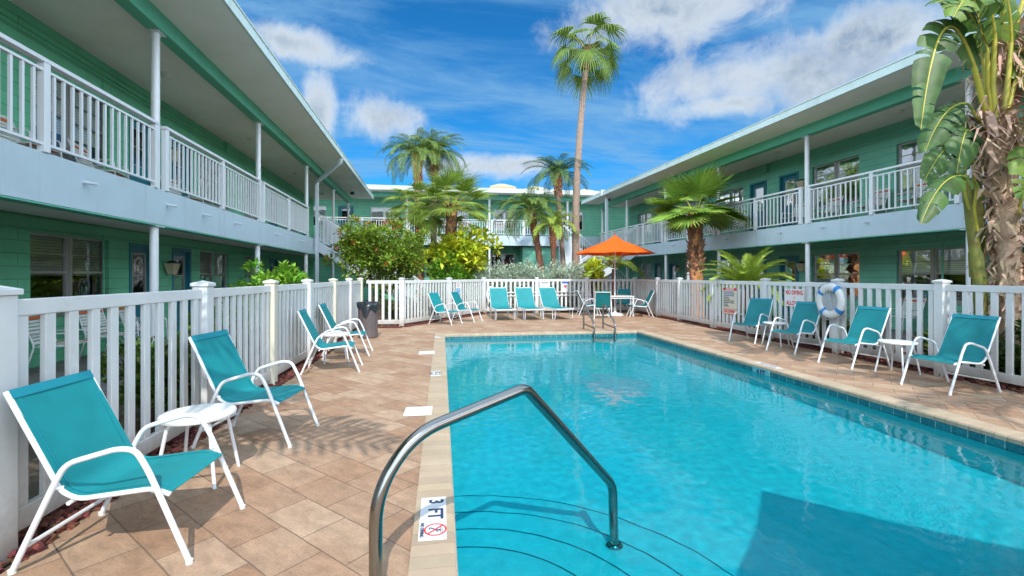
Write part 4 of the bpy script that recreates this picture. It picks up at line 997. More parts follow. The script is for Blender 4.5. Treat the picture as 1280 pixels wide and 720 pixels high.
for z in (-.20, -.48, -.76):
    k = MB(); k.box(-.26, .26, -.10, -.02, z - .015, z + .015); k.build('tread', M['steel'], ld, bevel=.006)

# ------------------------------------------------------------------ skimmer lids, depth tiles
lid = thing('skimmer_lid', 'white skimmer lid set in the left deck, the nearer of two', 'skimmer lid', (-.245, 5.03, 0), radians(-2), 'white skimmer lids')
k = MB(); k.box(-.145, .145, -.145, .145, .002, .022); k.build('lid', M['plastic_white'], lid, bevel=.008)
k = MB(); k.box(-.12, .12, -.12, .12, .0225, .024); k.build('recess', M['plastic_white'], lid, bevel=.0005)
dup(lid, (-.275, 8.85, 0), 0, 'white skimmer lid set in the left deck, the farther of two', 'white skimmer lids')
M['tile_white'] = mk('tile_white', (.66, .66, .66), .35, .05, 8, dirt=(.45, .43, .40, .3), dscale=14)
def deck_tile(label, loc, w, l, kind):
    """ceramic depth marker lying on the coping; lettering reads from the pool side"""
    t = thing('depth_marker', label, 'depth marker', loc, 0, 'depth marker tiles')
    k = MB(); k.box(-w / 2, w / 2, -l / 2, l / 2, 0, .0035); k.build('tile', M['tile_white'], t)
    R = Matrix.Rotation(-pi / 2, 4, 'Z')
    if kind == 'near':
        text_part('3', .125, M['navy_print'], t, Matrix.Translation((.012, .185, .0045)) @ R, bold=.003, sx=.95)
        text_part('FT', .125, M['navy_print'], t, Matrix.Translation((.010, .035, .0045)) @ R, bold=.003, sx=.95)
        text_part('NO DIVING', .028, M['navy_print'], t, Matrix.Translation((-.060, -.14, .0045)) @ R, bold=.001)
        ring = MB(); C = (.015, -.145); r0, r1 = .054, .064
        for i in range(48):
            a, b = 2 * pi * i / 48, 2 * pi * (i + 1) / 48
            ring.quad((C[0] + r0 * cos(a), C[1] + r0 * sin(a), .0052), (C[0] + r1 * cos(a), C[1] + r1 * sin(a), .0052), (C[0] + r1 * cos(b), C[1] + r1 * sin(b), .0052), (C[0] + r0 * cos(b), C[1] + r0 * sin(b), .0052))
        ring.box(-.056, .056, -.005, .005, .0053, .0058, Matrix.Translation((C[0], C[1], 0)) @ Matrix.Rotation(radians(45), 4, 'Z'))
        ring.build('prohibition_ring', M['red_print'], t)
        fig = MB(); T = lambda x, y: (C[0] + x, C[1] + y)
        fig.bar((*T(-.03, .022), .0046), (*T(.012, -.006), .0046), .008, .001); fig.bar((*T(.0, .0), .0046), (*T(.016, -.026), .0046), .006, .001); fig.bar((*T(-.03, .022), .0046), (*T(-.036, .004), .0046), .006, .001)
        for i in range(2): fig.bar((*T(.030 + .008 * i, -.035), .0046), (*T(.030 + .008 * i, .02), .0046), .003, .001)
        fig.prism([T(.022 + .008 * cos(a), -.006 + .008 * sin(a)) for a in [2 * pi * i / 12 for i in range(12)]], .0042, .005)
        fig.build('diver_symbol', M['navy_print'], t)
    elif kind == 'mid':
        text_part('NO DIVING', .036, M['navy_print'], t, Matrix.Translation((0, .10, .0045)) @ Matrix.Identity(4), bold=.002, sx=.8)
        text_part('3 FT', .115, M['navy_print'], t, Matrix.Translation((0, .0, .0045)), bold=.004, sx=.8)
        text_part('NO DIVING', .036, M['navy_print'], t, Matrix.Translation((0, -.10, .0045)), bold=.002, sx=.8)
    else:
        text_part('NO DIVING', .05, M['navy_print'], t, Matrix.Translation((0, 0, .0045)) @ (R if kind == 'right' else Matrix.Identity(4)), bold=.003, sx=.8 if kind != 'right' else 1.4)
        rg = MB(); rg.prism([(.0 + .03 * cos(a), (.11 if kind == 'right' else .075) + .03 * sin(a)) for a in [2 * pi * i / 14 for i in range(14)]] if kind == 'right' else [(.05 + .022 * cos(a), .05 + .022 * sin(a)) for a in [2 * pi * i / 14 for i in range(14)]], .004, .005); rg.build('prohibition_ring', M['red_print'], t)
    return t
deck_tile('white 3 FT depth tile with red no diving ring beside the steel handrail', (-.05, 2.80, .0145), .155, .49, 'near')
deck_tile('small white depth tile on the left coping halfway along the pool', (-.085, 6.92, .0145), .145, .33, 'mid')
deck_tile('small white depth tile at the far left corner of the pool', (-.09, 11.05, .0145), .15, .22, 'far')
deck_tile('white depth tile on the right coping above the wall tile', (5.18, 6.75, .0145), .11, .52, 'right')
wtile = thing('depth_marker', 'pale 4 FT depth tile in the blue waterline band on the right', 'depth marker', (5.045, 6.73, -.085), 0, 'depth marker tiles')
k = MB(); k.box(-.004, .004, -.20, .20, -.065, .055); k.build('tile', mk('tile_pale', (.16, .42, .46), .2, .08, 12), wtile)
MW = Matrix.Translation((-.006, 0, -.004)) @ Matrix(((0, 0, -1, 0), (-1, 0, 0, 0), (0, 1, 0, 0), (0, 0, 0, 1)))
text_part('4 FT', .10, M['navy_print'], wtile, MW, bold=.004, sx=1.1)

# ------------------------------------------------------------------ signs, life ring, pole on the fences
M['sign_white'] = mk('sign_white', (.72, .72, .71), .4, .04, 5, dirt=(.5, .5, .48, .3), dscale=8)
M['sign_cream'] = mk('sign_cream', (.60, .58, .47), .45, .06, 5)
def rf_frame(y, z, off=.024):
    """matrix of a board hung on the pool face of the right fence: x to the reader's right, y up, z out"""
    d = Vector((.045, 1, 0)).normalized(); right = -d; up = Vector((0, 0, 1)); out_ = right.cross(up)
    Mx = Matrix(((right.x, up.x, out_.x, RF(y) + out_.x * off), (right.y, up.y, out_.y, y + out_.y * off), (0, 1, 0, z), (0, 0, 0, 1)))
    return Mx
def board(name, label, Mx, w, h_, mat, group=None):
    o = thing(name, label, 'sign', (0, 0, 0), 0, group); o.matrix_world = Mx
    k = MB(); k.box(-w / 2, w / 2, -h_ / 2, h_ / 2, -.003, .003); k.build('panel', mat, o); return o
def flat(mb, x0, x1, y0, y1, z0=.0032, z1=.0042): mb.box(x0, x1, y0, y1, z0, z1)
T3 = lambda x, y: Matrix.Translation((x, y, .0048))
sg = board('pool_rules_sign', 'cream pool rules sign with red header and red NO DIVING line on the right fence', rf_frame(11.05, .80), .62, .68, M['sign_cream'], 'signs on the fences')
k = MB(); flat(k, -.31, .31, .275, .34); k.build('header', M['red_print'], sg)
text_part('POOL RULES', .062, M['sign_white'], sg, T3(0, .307), bold=.003)
rules = ['NO GLASS CONTAINERS OR', 'FOOD IN POOL OR ON DECK', 'SHOWER BEFORE ENTERING', 'POOL HOURS', 'DAWN TO DUSK', 'BATHING LOAD 12 PERSONS', 'NO ANIMALS IN THE FENCED', 'POOL AREA', 'NO RUNNING']
for i, r in enumerate(rules):
    text_part(r, .036, M['blue_print'] if i < 3 else M['navy_print'], sg, Matrix.Translation((-.28, .232 - i * .046, .0048)), bold=.0012, align='LEFT')
k = MB(); flat(k, -.31, .31, -.34, -.20); k.build('footer', M['red_print'], sg)
k = MB(); flat(k, -.295, .295, -.33, -.21, .0043, .0047); k.build('footer_panel', M['sign_cream'], sg)
text_part('NO DIVING', .105, M['red_print'], sg, Matrix.Translation((0, -.27, .0054)), bold=.005, sx=.9)
sg = board('no_diving_sign', 'white sign reading NO DIVING ALLOWED in red on the right fence', rf_frame(8.70, .995), .56, .37, M['sign_white'], 'signs on the fences')
text_part('NO DIVING', .125, M['red_print'], sg, T3(0, .105), bold=.004, sx=.78)
text_part('ALLOWED', .125, M['red_print'], sg, T3(0, -.115), bold=.004, sx=.78)
k = MB()
for i in range(20):
    a, b = 2 * pi * i / 20, 2 * pi * (i + 1) / 20; C = (0, -.005)
    k.quad((C[0] + .02 * cos(a), C[1] + .02 * sin(a), .0045), (C[0] + .028 * cos(a), C[1] + .028 * sin(a), .0045), (C[0] + .028 * cos(b), C[1] + .028 * sin(b), .0045), (C[0] + .02 * cos(b), C[1] + .02 * sin(b), .0045))
k.build('symbol', M['red_print'], sg)
def rear_frame(x, z): return Matrix(((1, 0, 0, x), (0, 0, -1, 17.82 - .026), (0, 1, 0, z), (0, 0, 0, 1)))
sg = board('notice_sign', 'small white notice with dark heading on the far fence above the right lounger', rear_frame(4.0, 1.10), .32, .30, M['sign_white'], 'signs on the fences')
k = MB(); flat(k, -.15, .15, .05, .13); flat(k, -.13, .13, .0, .012); flat(k, -.13, .10, -.04, -.028); flat(k, -.13, .12, -.08, -.068); k.build('print', mk('gray_print', (.30, .33, .38), .6, .05, 20), sg)
sg = board('notice_sign', 'small white notice with blue header and red mark, left of the umbrella', rear_frame(4.82, 1.04), .26, .38, M['sign_white'], 'signs on the fences')
k = MB(); flat(k, -.13, .13, .11, .19); k.build('header', M['blue_print'], sg)
k = MB(); flat(k, -.05, .05, -.03, .05); flat(k, -.02, .02, -.06, -.031); k.build('print', M['red_print'], sg)
dd = Vector((2.72, 4.28, 0)).normalized(); rr_ = Vector((dd.x, dd.y, 0)); oo = rr_.cross(Vector((0, 0, 1)))
pz = Vector((-1.12, 13.52, 0)) + dd * 3.1 + oo * .026
sg = board('notice_sign', 'small white notice with red mark over a blue panel on the slanting far fence', Matrix(((rr_.x, 0, oo.x, pz.x), (rr_.y, 0, oo.y, pz.y), (0, 1, 0, 1.05), (0, 0, 0, 1))), .30, .42, M['sign_white'], 'signs on the fences')
k = MB(); flat(k, -.14, .14, -.19, -.02); k.build('blue_panel', mk('pale_blue_print', (.22, .42, .62), .5, .06, 12), sg)
k = MB()
for i in range(16):
    a, b = 2 * pi * i / 16, 2 * pi * (i + 1) / 16
    k.quad((.05 * cos(a), .10 + .05 * sin(a), .0045), (.07 * cos(a), .10 + .07 * sin(a), .0045), (.07 * cos(b), .10 + .07 * sin(b), .0045), (.05 * cos(b), .10 + .05 * sin(b), .0045))
k.build('prohibition_ring', M['red_print'], sg)

lr = thing('life_ring', 'white life ring with blue bands and a rope hanging on the right fence', 'life ring', (0, 0, 0)); lr.matrix_world = rf_frame(7.62, .985, .125) @ Matrix.Rotation(radians(8), 4, 'Z')
def torus_arc(mb, R, r, a0, a1, n, seg=14, flatz=.75):
    vs = []; 
    for i in range(n + 1):
        a = a0 + (a1 - a0) * i / n
        for j in range(seg):
            b = 2 * pi * j / seg; q = R + r * cos(b); vs.append((q * cos(a), q * sin(a), r * flatz * sin(b)))
    mb.add(vs, [(i * seg + j, i * seg + (j + 1) % seg, (i + 1) * seg + (j + 1) % seg, (i + 1) * seg + j) for i in range(n) for j in range(seg)])
k = MB(); torus_arc(k, .255, .078, 0, 2 * pi, 56); k.build('ring_body', M['plastic_white'], lr, smooth=True)
M['ring_blue'] = mk('ring_blue', (.02, .22, .55), .45, .06, 10)
for q in range(4):
    a = radians(45 + 90 * q); k = MB(); torus_arc(k, .255, .081, a - .13, a + .13, 6); k.build('blue_band', M['ring_blue'], lr, smooth=True)
k = MB(); k.tube([( (.36 - .018 * cos(4 * a)) * cos(a), (.36 - .018 * cos(4 * a)) * sin(a), .0) for a in [2 * pi * i / 60 for i in range(61)]], .007, 6)
for i in range(7): k.tube([(-.10 + .022 * i, .17 - .02 * (i % 3), .03 + .008 * (i % 2)), (-.12 + .03 * i, -.0, .05), (-.06 + .016 * i, -.17 - .015 * (i % 2), .03)], .007, 6)
k.build('rope', mk('rope_grey', (.42, .44, .48), .85, .15, 40), lr)
po = thing('rescue_pole', 'long thin white pole hung level across the far fence behind the loungers', 'pole', (1.9, 17.77, .80))
for dz in (0, -.13): k = MB(); k.tube([(0, 0, dz), (3.9, 0, dz + .03)], .016, 8); k.build('pole_tube', M['white_metal'], po, smooth=True, angle=40)
k = MB()
for x in (.3, 2.0, 3.6): k.box(x - .015, x + .015, -.02, .035, -.17, .08)
k.build('bracket', M['plastic_white'], po)
hs = thing('pool_hose', 'coil of white hose hanging on the far fence left of the loungers', 'hose', (1.86, 17.70, .80))
k = MB(); rng = random.Random(11); cp_ = []
for i in range(180):
    a = 2 * pi * i / 30; r = .20 + .02 * sin(i * .37); cp_.append((r * .7 * cos(a), -.03 + .05 * sin(i * .21), r * 1.35 * sin(a) - .05))
k.tube(cp_, .018, 6); k.build('coil', mk('hose_white', (.66, .66, .62), .6, .06, 10), hs, smooth=True)

# ------------------------------------------------------------------ strap chairs on the balconies and walkways
def strap_chair(label, group):
    root = thing('strap_chair', label, 'chair', (0, 0, 0), 0, group)     # faces +x
    for s_ in (-1, 1):
        y = s_ * .27; k = MB()
        k.tube(fillet([(-.34, y, 0), (-.22, y, .42), (-.40, y, .92)], .05), .013, 6); k.tube(fillet([(.28, y, 0), (.24, y, .60), (-.27, y, .60)], .07), .013, 6); k.tube([(-.22, y, .40), (.26, y, .42)], .012, 6)
        k.build('side_frame', M['white_metal'], root, smooth=True)
    a = MB()
    for i in range(9):
        t = (i + .5) / 9; x = -.225 - .165 * t; z = .44 + .46 * t; hot = i == 7; mb = MB() if hot else a
        mb.bar((x, -.27, z), (x, .27, z), .012, .040, Vector((-.34, 0, .94)))
        if hot: mb.build('orange_strap', M['orange_trim'], root)
    for i in range(9):
        t = (i + .5) / 9; x = -.2 + .45 * t; hot = i in (1, 7); mb = MB() if hot else a; mb.bar((x, -.27, .425), (x, .27, .425), .040, .010)
        if hot: mb.build('orange_strap', M['orange_trim'], root)
    a.build('white_straps', M['plastic_white'], root)
    return root
def wing_at(x0, a, m, t, s, z): 
    d = (-sin(a), cos(a)); n = (m * cos(a), m * sin(a)); return (x0 + d[0] * s + n[0] * t, d[1] * s + n[1] * t, z)
GS = 'white and orange strap chairs on the motel walks'
sc0 = strap_chair('white and orange strap chair on the left walk, nearest behind the fence', GS); sc0.location = wing_at(LX0, LA, 1, -1.25, 8.15, -.01); sc0.rotation_euler = (0, 0, LA + .15)
nz_ = [0]
for (side, t, s, z, lb) in (
    ('L', -1.25, 9.25, 0, 'second white and orange strap chair on the left walk, under the wide window'),
    ('L', -1.3, 10.35, 0, 'strap chair on the left walk beside the first teal door'),
    ('L', -1.4, 14.6, 0, 'strap chair on the left walk under the second ground floor window'),
    ('L', -1.35, 7.6, 2.865, 'strap chair on the left balcony at the picture edge behind the railing'),
    ('L', -1.4, 9.3, 2.865, 'strap chair on the left balcony under the first upper window'),
    ('L', -1.4, 12.05, 2.865, 'strap chair on the left balcony between two teal doors'),
    ('R', -1.35, 10.2, 0, 'strap chair on the right walk beneath the window that reflects orange'),
    ('R', -1.35, 8.7, 0, 'strap chair on the right walk at the foot of the big leaved tree'),
    ('R', -1.35, 9.9, 2.945, 'strap chair on the right balcony near the big leaved tree'),
    ('R', -1.35, 8.8, 2.945, 'strap chair on the right balcony half behind the big leaves'),
    ('R', -1.35, 11.1, 2.945, 'strap chair on the right balcony right of the column by the wide window'),
    ('R', -1.35, 12.5, 2.945, 'strap chair on the right balcony under the wide upper window'),
    ('R', -1.35, 13.6, 2.945, 'strap chair on the right balcony next to the wall lamp'),
    ('R', -1.35, 16.6, 2.945, 'strap chair on the right balcony left of the teal doors'),
    ('R', -1.35, 18.2, 2.945, 'strap chair on the right balcony behind the fan palm crown')):
    X0_, A_, m_ = (LX0, LA, 1) if side == 'L' else (RX0, RA, -1)
    dup(sc0, wing_at(X0_, A_, m_, t, s, z if z else -.01), A_ + (0 if side == 'L' else pi) + random.uniform(-.2, .2), lb, GS)
for x, lb in ((.2, 'strap chair on the rear balcony left of the white column'), (1.6, 'strap chair on the rear balcony right behind the fan palm trunk'), (3.6, 'strap chair on the rear balcony under the right upper window')):
    dup(sc0, (x, 28.7, 3.88), -pi / 2, lb, GS)

# ------------------------------------------------------------------ plants
def leaf_mat(name, col, var=.18, island=.28, rough=.5, transl=.20, dirt=None):
    return mk(name, col, rough, var, 9, island=island, transl=transl, spec=.35, dirt=dirt, dscale=4)
M['palm_leaf'] = leaf_mat('palm_leaf', (.12, .19, .03))
M['date_leaf'] = leaf_mat('date_leaf', (.125, .195, .034))
M['dark_palm_leaf'] = leaf_mat('dark_palm_leaf', (.075, .14, .034))
M['lime_palm_leaf'] = leaf_mat('lime_palm_leaf', (.28, .38, .05))
M['dead_leaf'] = leaf_mat('dead_leaf', (.24, .13, .055), island=.4, transl=.1)
M['hedge_leaf'] = leaf_mat('hedge_leaf', (.17, .36, .03), island=.4)
M['fan_leaf'] = leaf_mat('fan_leaf', (.20, .29, .04))
M['stiff_fan_leaf'] = leaf_mat('stiff_fan_leaf', (.19, .31, .045))
M['shrub_leaf'] = leaf_mat('shrub_leaf', (.075, .15, .022), island=.5)
M['lime_leaf'] = leaf_mat('lime_leaf', (.46, .52, .035), island=.40, dirt=(.65, .46, .03, .5))
M['ixora_leaf'] = leaf_mat('ixora_leaf', (.215, .315, .037), island=.45)
M['flower_red'] = leaf_mat('flower_red', (.60, .10, .05), island=.3)
M['silver_leaf'] = leaf_mat('silver_leaf', (.42, .50, .38), island=.3, rough=.6)
M['paddle_leaf'] = leaf_mat('paddle_leaf', (.055, .12, .03), var=.3, island=.3, rough=.48, transl=.22, dirt=(.14, .19, .03, .5))
M['paddle_light'] = leaf_mat('paddle_light', (.13, .22, .035), var=.25, island=.3, rough=.48, transl=.3, dirt=(.22, .25, .05, .5))
M['petiole'] = mk('petiole', (.40, .36, .04), .4, .25, 5, dirt=(.20, .12, .03, .4), dscale=6)
M['trunk_grey'] = mk('trunk_grey', (.25, .175, .135), .9, .25, 9, bump=.8, bscale=30, dirt=(.16, .11, .08, .6), dscale=7)
M['trunk_brown'] = mk('trunk_brown', (.20, .10, .055), .9, .35, 8, bump=.8, bscale=40, island=.35, dirt=(.09, .045, .03, .6), dscale=9)
M['trunk_rust'] = mk('trunk_rust', (.38, .16, .065), .9, .35, 8, bump=.8, bscale=40, island=.35)
M['bark'] = mk('bark', (.13, .085, .06), .9, .3, 9, bump=.6, bscale=30)
M['sheath'] = mk('sheath', (.50, .34, .23), .85, .35, 9, bump=.6, bscale=40, island=.45, dirt=(.16, .085, .05, .7), dscale=6)

UP = Vector((0, 0, 1))
def frond(mb, base, az, el, L_, droop, n, ll, lw, rng, vee=.5, stiff=.5, petiole=.12, twist=0.0):
    """feather frond: rachis plus leaflets that bend at their middle"""
    h = Vector((cos(az), sin(az), 0)); side0 = Vector((-sin(az), cos(az), 0))
    pts = []; p = Vector(base); N_ = 12
    for i in range(N_ + 1):
        t = i / N_; a = el - droop * (t ** 1.35); pts.append(p.copy()); p = p + (h * cos(a) + UP * sin(a)) * (L_ / N_)
    mb.tube(pts, [.022 * L_ / 2 * (1 - .9 * i / N_) + .003 for i in range(N_ + 1)], 4, caps=False)
    for k in range(n):
        t = petiole + (1 - petiole) * (k + .5) / n; f = t * N_; i = min(int(f), N_ - 1); q = pts[i].lerp(pts[i + 1], f - i); d = (pts[i + 1] - pts[i]).normalized()
        nrm = side0.cross(d).normalized() * -1
        if nrm.z < 0 and el > -.2: nrm = -nrm
        l_ = ll * (.35 + .65 * sin(pi * min(1, (t * .86 + .12)) ** .9)) * rng.uniform(.85, 1.12)
        for sg in (-1, 1):
            fw = .55 + .5 * t + rng.uniform(-.12, .12)
            dr = (side0 * sg + d * fw + nrm * (vee * rng.uniform(.6, 1.2))).normalized()
            m_ = q + dr * l_ * .5; dr2 = (dr - UP * (1 - stiff) * rng.uniform(.6, 1.4)).normalized(); e_ = m_ + dr2 * l_ * .5
            w = d.cross(dr).cross(dr).normalized() * lw * .5
            mb.add([q - w * .5, q + w * .5, m_ + w, m_ - w, e_ + w * .12, e_ - w * .12], [(0, 1, 2, 3), (3, 2, 4, 5)])
def fan(mb, base, az, el, pl, R, n, rng, spread=2.6, droop=.5, cup=.25, pdroop=.3, fuse=.5, tilt=0.0, pm=None):
    """fan frond: petiole plus pleated blade whose finger tips hang"""
    h = Vector((cos(az), sin(az), 0)); pts = []; p = Vector(base)
    for i in range(7):
        a = el - pdroop * (i / 6) ** 1.3; pts.append(p.copy()); p = p + (h * cos(a) + UP * sin(a)) * (pl / 6)
    old = mb.cur
    if pm is not None: mb.cur = pm
    mb.tube(pts, [.016 - .0012 * i for i in range(7)], 5, caps=False); mb.cur = old
    c = pts[-1]; a = el - pdroop - tilt; f = (h * cos(a) + UP * sin(a)).normalized(); s_ = Vector((-sin(az), cos(az), 0)); nr = f.cross(s_) * -1
    if nr.dot(UP) < 0: nr = -nr
    half = spread / n
    for i in range(n):
        ph = -spread + 2 * spread * (i + .5) / n
        def D(x): return (f * cos(x) + s_ * sin(x) + nr * cup * (1 - abs(cos(x)) * .5)).normalized()
        r_ = R * (1 - .22 * abs(ph) / spread) * rng.uniform(.9, 1.06); rf_ = r_ * fuse * rng.uniform(.9, 1.1)
        d0, d1, dm = D(ph - half), D(ph + half), D(ph)
        a0 = c + d0 * rf_; a1 = c + d1 * rf_; am = c + dm * rf_ * 1.02 + nr * .018 * R
        m_ = c + dm * (rf_ + (r_ - rf_) * .5) - UP * droop * .16 * r_ * rng.uniform(.6, 1.3); wv = (a1 - a0) * .30
        e_ = m_ + (dm * (1 - .55 * min(droop, 1)) - UP * droop * rng.uniform(.7, 1.2)).normalized() * (r_ - rf_) * .62; we = wv * .12
        mb.add([c, a0, am, a1, m_ - wv, m_ + nr * .008, m_ + wv, e_ - we, e_ + we], [(0, 1, 2), (0, 2, 3), (1, 4, 5, 2), (2, 5, 6, 3), (4, 7, 8, 5), (5, 8, 6)])
def trunk_tube(mb, pts, r0, r1, seg=12, jag=.05, rings=0, rng=random):
    """tapered trunk along a smooth path with ring scars"""
    P_ = fillet(pts, .9, 8) if len(pts) > 2 else [Vector(p) for p in pts]
    dense = [P_[0]]
    for a, b in zip(P_[:-1], P_[1:]):
        k = max(1, int((b - a).length / .07))
        for i in range(1, k + 1): dense.append(a.lerp(b, i / k))
    n = len(dense); rad = []
    for i in range(n):
        t = i / (n - 1); r = r0 + (r1 - r0) * t + r0 * .45 * max(0, 1 - t * 9) ** 2
        rad.append(r * (1 + (rings * (1 if i % 2 else -1))))
    mb.tube(dense, rad, seg, jag=jag, rng=rng); return dense
def boots(mb, p0, p1, r, n, size, rng, flare=.5):
    """old leaf bases standing off the trunk"""
    p0 = Vector(p0); p1 = Vector(p1); ax = (p1 - p0).normalized()
    for i in range(n):
        t = (i + rng.random()) / n; q = p0.lerp(p1, t); a = i * 2.4 + rng.uniform(-.3, .3)
        o = Vector((cos(a), sin(a), 0)); sd = Vector((-sin(a), cos(a), 0)); s_ = size * rng.uniform(.7, 1.25)
        b = q + o * r * .8; tip = b + (ax * 1.0 + o * flare * rng.uniform(.5, 1.4)).normalized() * s_
        mb.add([b - sd * s_ * .38, b + sd * s_ * .38, tip + sd * s_ * .16, tip - sd * s_ * .16, b - sd * s_ * .3 - ax * .05 + o * .035, b + sd * s_ * .3 - ax * .05 + o * .035, tip + sd * s_ * .1 + o * .03, tip - sd * s_ * .1 + o * .03],
               [(0, 1, 2, 3), (4, 5, 6, 7), (0, 4, 7, 3), (1, 5, 6, 2), (3, 2, 6, 7), (0, 1, 5, 4)])

def feather_palm(label, base, top, r0, r1, fl, nf, leaf, rng, trunk='trunk_grey', mid=None, ll=.5, droop=1.5, el_hi=1.35, el_lo=-.35, lw=.035, nl=46, boot=None, group=None, name='palm_tree', vee=.5, stiff=.45):
    base = Vector(base); top = Vector(top) - base; root = thing(name, label, 'palm tree', base, 0, group)
    mids = [Vector(m_) - base for m_ in (mid or [])]
    k = MB(); trunk_tube(k, [Vector((0, 0, -.05))] + mids + [top], r0, r1, 12, .05, .03, rng)
    k.build('trunk', M[trunk], root, smooth=True, angle=60)
    if boot:
        k = MB(); dirv = (top - (mids[-1] if mids else Vector())).normalized(); boots(k, top - dirv * boot[0], top + dirv * .05, r1 * boot[1], boot[2], boot[3], rng); k.build('leaf_bases', M['trunk_rust'], root)
    k = MB()
    for i in range(nf):
        t = i / max(1, nf - 1); az = i * 2.39996 + rng.uniform(-.25, .25); el = el_hi + (el_lo - el_hi) * t ** .9 + rng.uniform(-.12, .12)
        L_ = fl * (.72 + .28 * min(1, t * 2.2)) * rng.uniform(.88, 1.1)
        frond(k, top + Vector((cos(az) * r1 * .6, sin(az) * r1 * .6, .05)), az, el, L_, droop * rng.uniform(.75, 1.2), nl, ll, lw, rng, vee, stiff)
    k.build('crown', M[leaf], root); return root
def fan_palm(label, base, top, r0, r1, nf, R, pl, leaf, rng, trunk='trunk_grey', mid=None, droop=.6, spread=2.4, el_hi=1.35, el_lo=-.6, boot=None, group=None, nseg=30, cup=.25, dead=0, fuse=.5, pdroop=.35, specs=None, tilt=.2):
    base = Vector(base); top = Vector(top) - base; root = thing('fan_palm', label, 'palm tree', base, 0, group); mids = [Vector(m_) - base for m_ in (mid or [])]
    k = MB(); trunk_tube(k, [Vector((0, 0, -.05))] + mids + [top], r0, r1, 14, .04, .03, rng); k.build('trunk', M[trunk], root, smooth=True, angle=60)
    if boot:
        k = MB(); dirv = (top - (mids[-1] if mids else Vector())).normalized()
        for (a, b, m_, sz, fl_, rr) in boot: boots(k, top - dirv * a, top - dirv * b, rr, m_, sz, rng, fl_)
        k.build('leaf_bases', M['trunk_brown'] if trunk != 'trunk_rust' else M['trunk_brown'], root)
    k = MB()
    for i in range(nf):
        t = i / max(1, nf - 1)
        if specs and i < len(specs): az, el, s_ = specs[i]
        else: az = i * 2.39996 + rng.uniform(-.2, .2); el = el_hi + (el_lo - el_hi) * t ** .9 + rng.uniform(-.1, .1); s_ = rng.uniform(.85, 1.1)
        fan(k, top + Vector((cos(az) * r1 * .5, sin(az) * r1 * .5, .03)), az, el, pl * s_, R * s_, nseg, rng, spread, droop * rng.uniform(.7, 1.25), cup, pdroop, fuse, tilt, 1)
    k.build('crown', [M[leaf], M['petiole']], root)
    if dead:
        k = MB()
        for i in range(dead):
            az = rng.uniform(0, 6.3); fan(k, top - Vector((0, 0, .25)), az, -.5, pl * .6, R * .9, 20, rng, 1.6, 1.2, .2, .7)
        k.build('dead_fronds', M[leaf], root)
    return root

# tall fan palm behind the far fence
r1_ = random.Random(21)
fan_palm('very tall slender fan palm with a bare grey trunk, highest of all the trees', (5.78, 19.6, 0), (6.31, 19.6, 11.2), .185, .115, 20, 1.12, 1.05, 'palm_leaf', r1_, mid=[(5.80, 19.6, 5.2), (6.02, 19.6, 8.4)],
         droop=1.1, spread=1.8, el_hi=1.5, el_lo=-.5, boot=[(.75, -.05, 26, .26, .6, .15)], nseg=26, cup=.1, fuse=.42, pdroop=.55, tilt=.5)
GP = 'feather palms behind the far fence'
feather_palm('tall slender feather palm, left one of the twin palms rising above the rear roof', (-.98, 21, 0), (-1.05, 21, 6.75), .15, .17, 2.0, 38, 'date_leaf', random.Random(31), boot=(1.5, 1.05, 60, .17), ll=.40, group=GP, droop=1.9, el_lo=-.1, lw=.02, nl=40, stiff=.2, vee=.25)
feather_palm('tall slender feather palm, right one of the twin palms rising above the rear roof', (-.42, 22, 0), (-.30, 22, 7.2), .14, .15, 1.75, 32, 'date_leaf', random.Random(32), boot=(1.2, 1.05, 45, .16), ll=.38, group=GP, droop=1.8, el_lo=-.1, lw=.02, nl=38, stiff=.2, vee=.25)
feather_palm('feather palm with a bulging rusty trunk top just left of the tall palm trunk', (5.60, 20.5, 0), (5.21, 20.5, 6.05), .12, .10, 1.75, 32, 'dark_palm_leaf', random.Random(33), mid=[(5.40, 20.5, 3.0), (5.25, 20.5, 4.6)], boot=(1.0, 1.6, 46, .16), ll=.38, group=GP, droop=1.6, el_lo=-.2, lw=.02, nl=40, stiff=.25, vee=.3)
feather_palm('short feather palm with a full rounded crown in front of the rear balcony', (4.57, 20, 0), (3.86, 20, 4.3), .15, .14, 1.75, 36, 'date_leaf', random.Random(34), mid=[(4.25, 20, 2.4)], trunk='trunk_brown', boot=(1.2, 1.1, 36, .16), ll=.40, group=GP, droop=1.9, el_lo=-.3, lw=.02, nl=40, stiff=.2, vee=.25)
feather_palm('small lime green feather palm low between two thin trunks before the rear stair', (4.82, 19.4, 0), (4.70, 19.4, 3.55), .13, .11, 1.25, 18, 'lime_palm_leaf', random.Random(35), trunk='trunk_brown', boot=(.9, 1.1, 26, .14), ll=.34, group=GP, droop=1.6, el_lo=-.2, lw=.022, nl=34, stiff=.3)
GF = 'fan palms behind the far fence'
fan_palm('bushy fan palm with drooping fronds left of the other one above the yellow shrub', (-.80, 19.6, 0), (-.92, 19.6, 4.1), .13, .14, 34, .85, .85, 'fan_leaf', random.Random(41), trunk='trunk_brown', droop=.8, spread=1.7, el_lo=-.4, group=GF, nseg=24, pdroop=.4, fuse=.35, tilt=.25, boot=[(1.3, .0, 34, .2, .5, .13)])
fan_palm('larger bushy fan palm with a rusty trunk right above the yellow shrub', (.25, 19.2, 0), (.42, 19.2, 4.25), .19, .20, 36, 1.0, .95, 'fan_leaf', random.Random(42), trunk='trunk_rust', droop=.4, spread=1.7, el_lo=-.45, group=GF, nseg=26, pdroop=.2, fuse=.38, tilt=.1, boot=[(1.6, .0, 50, .22, .45, .19)])
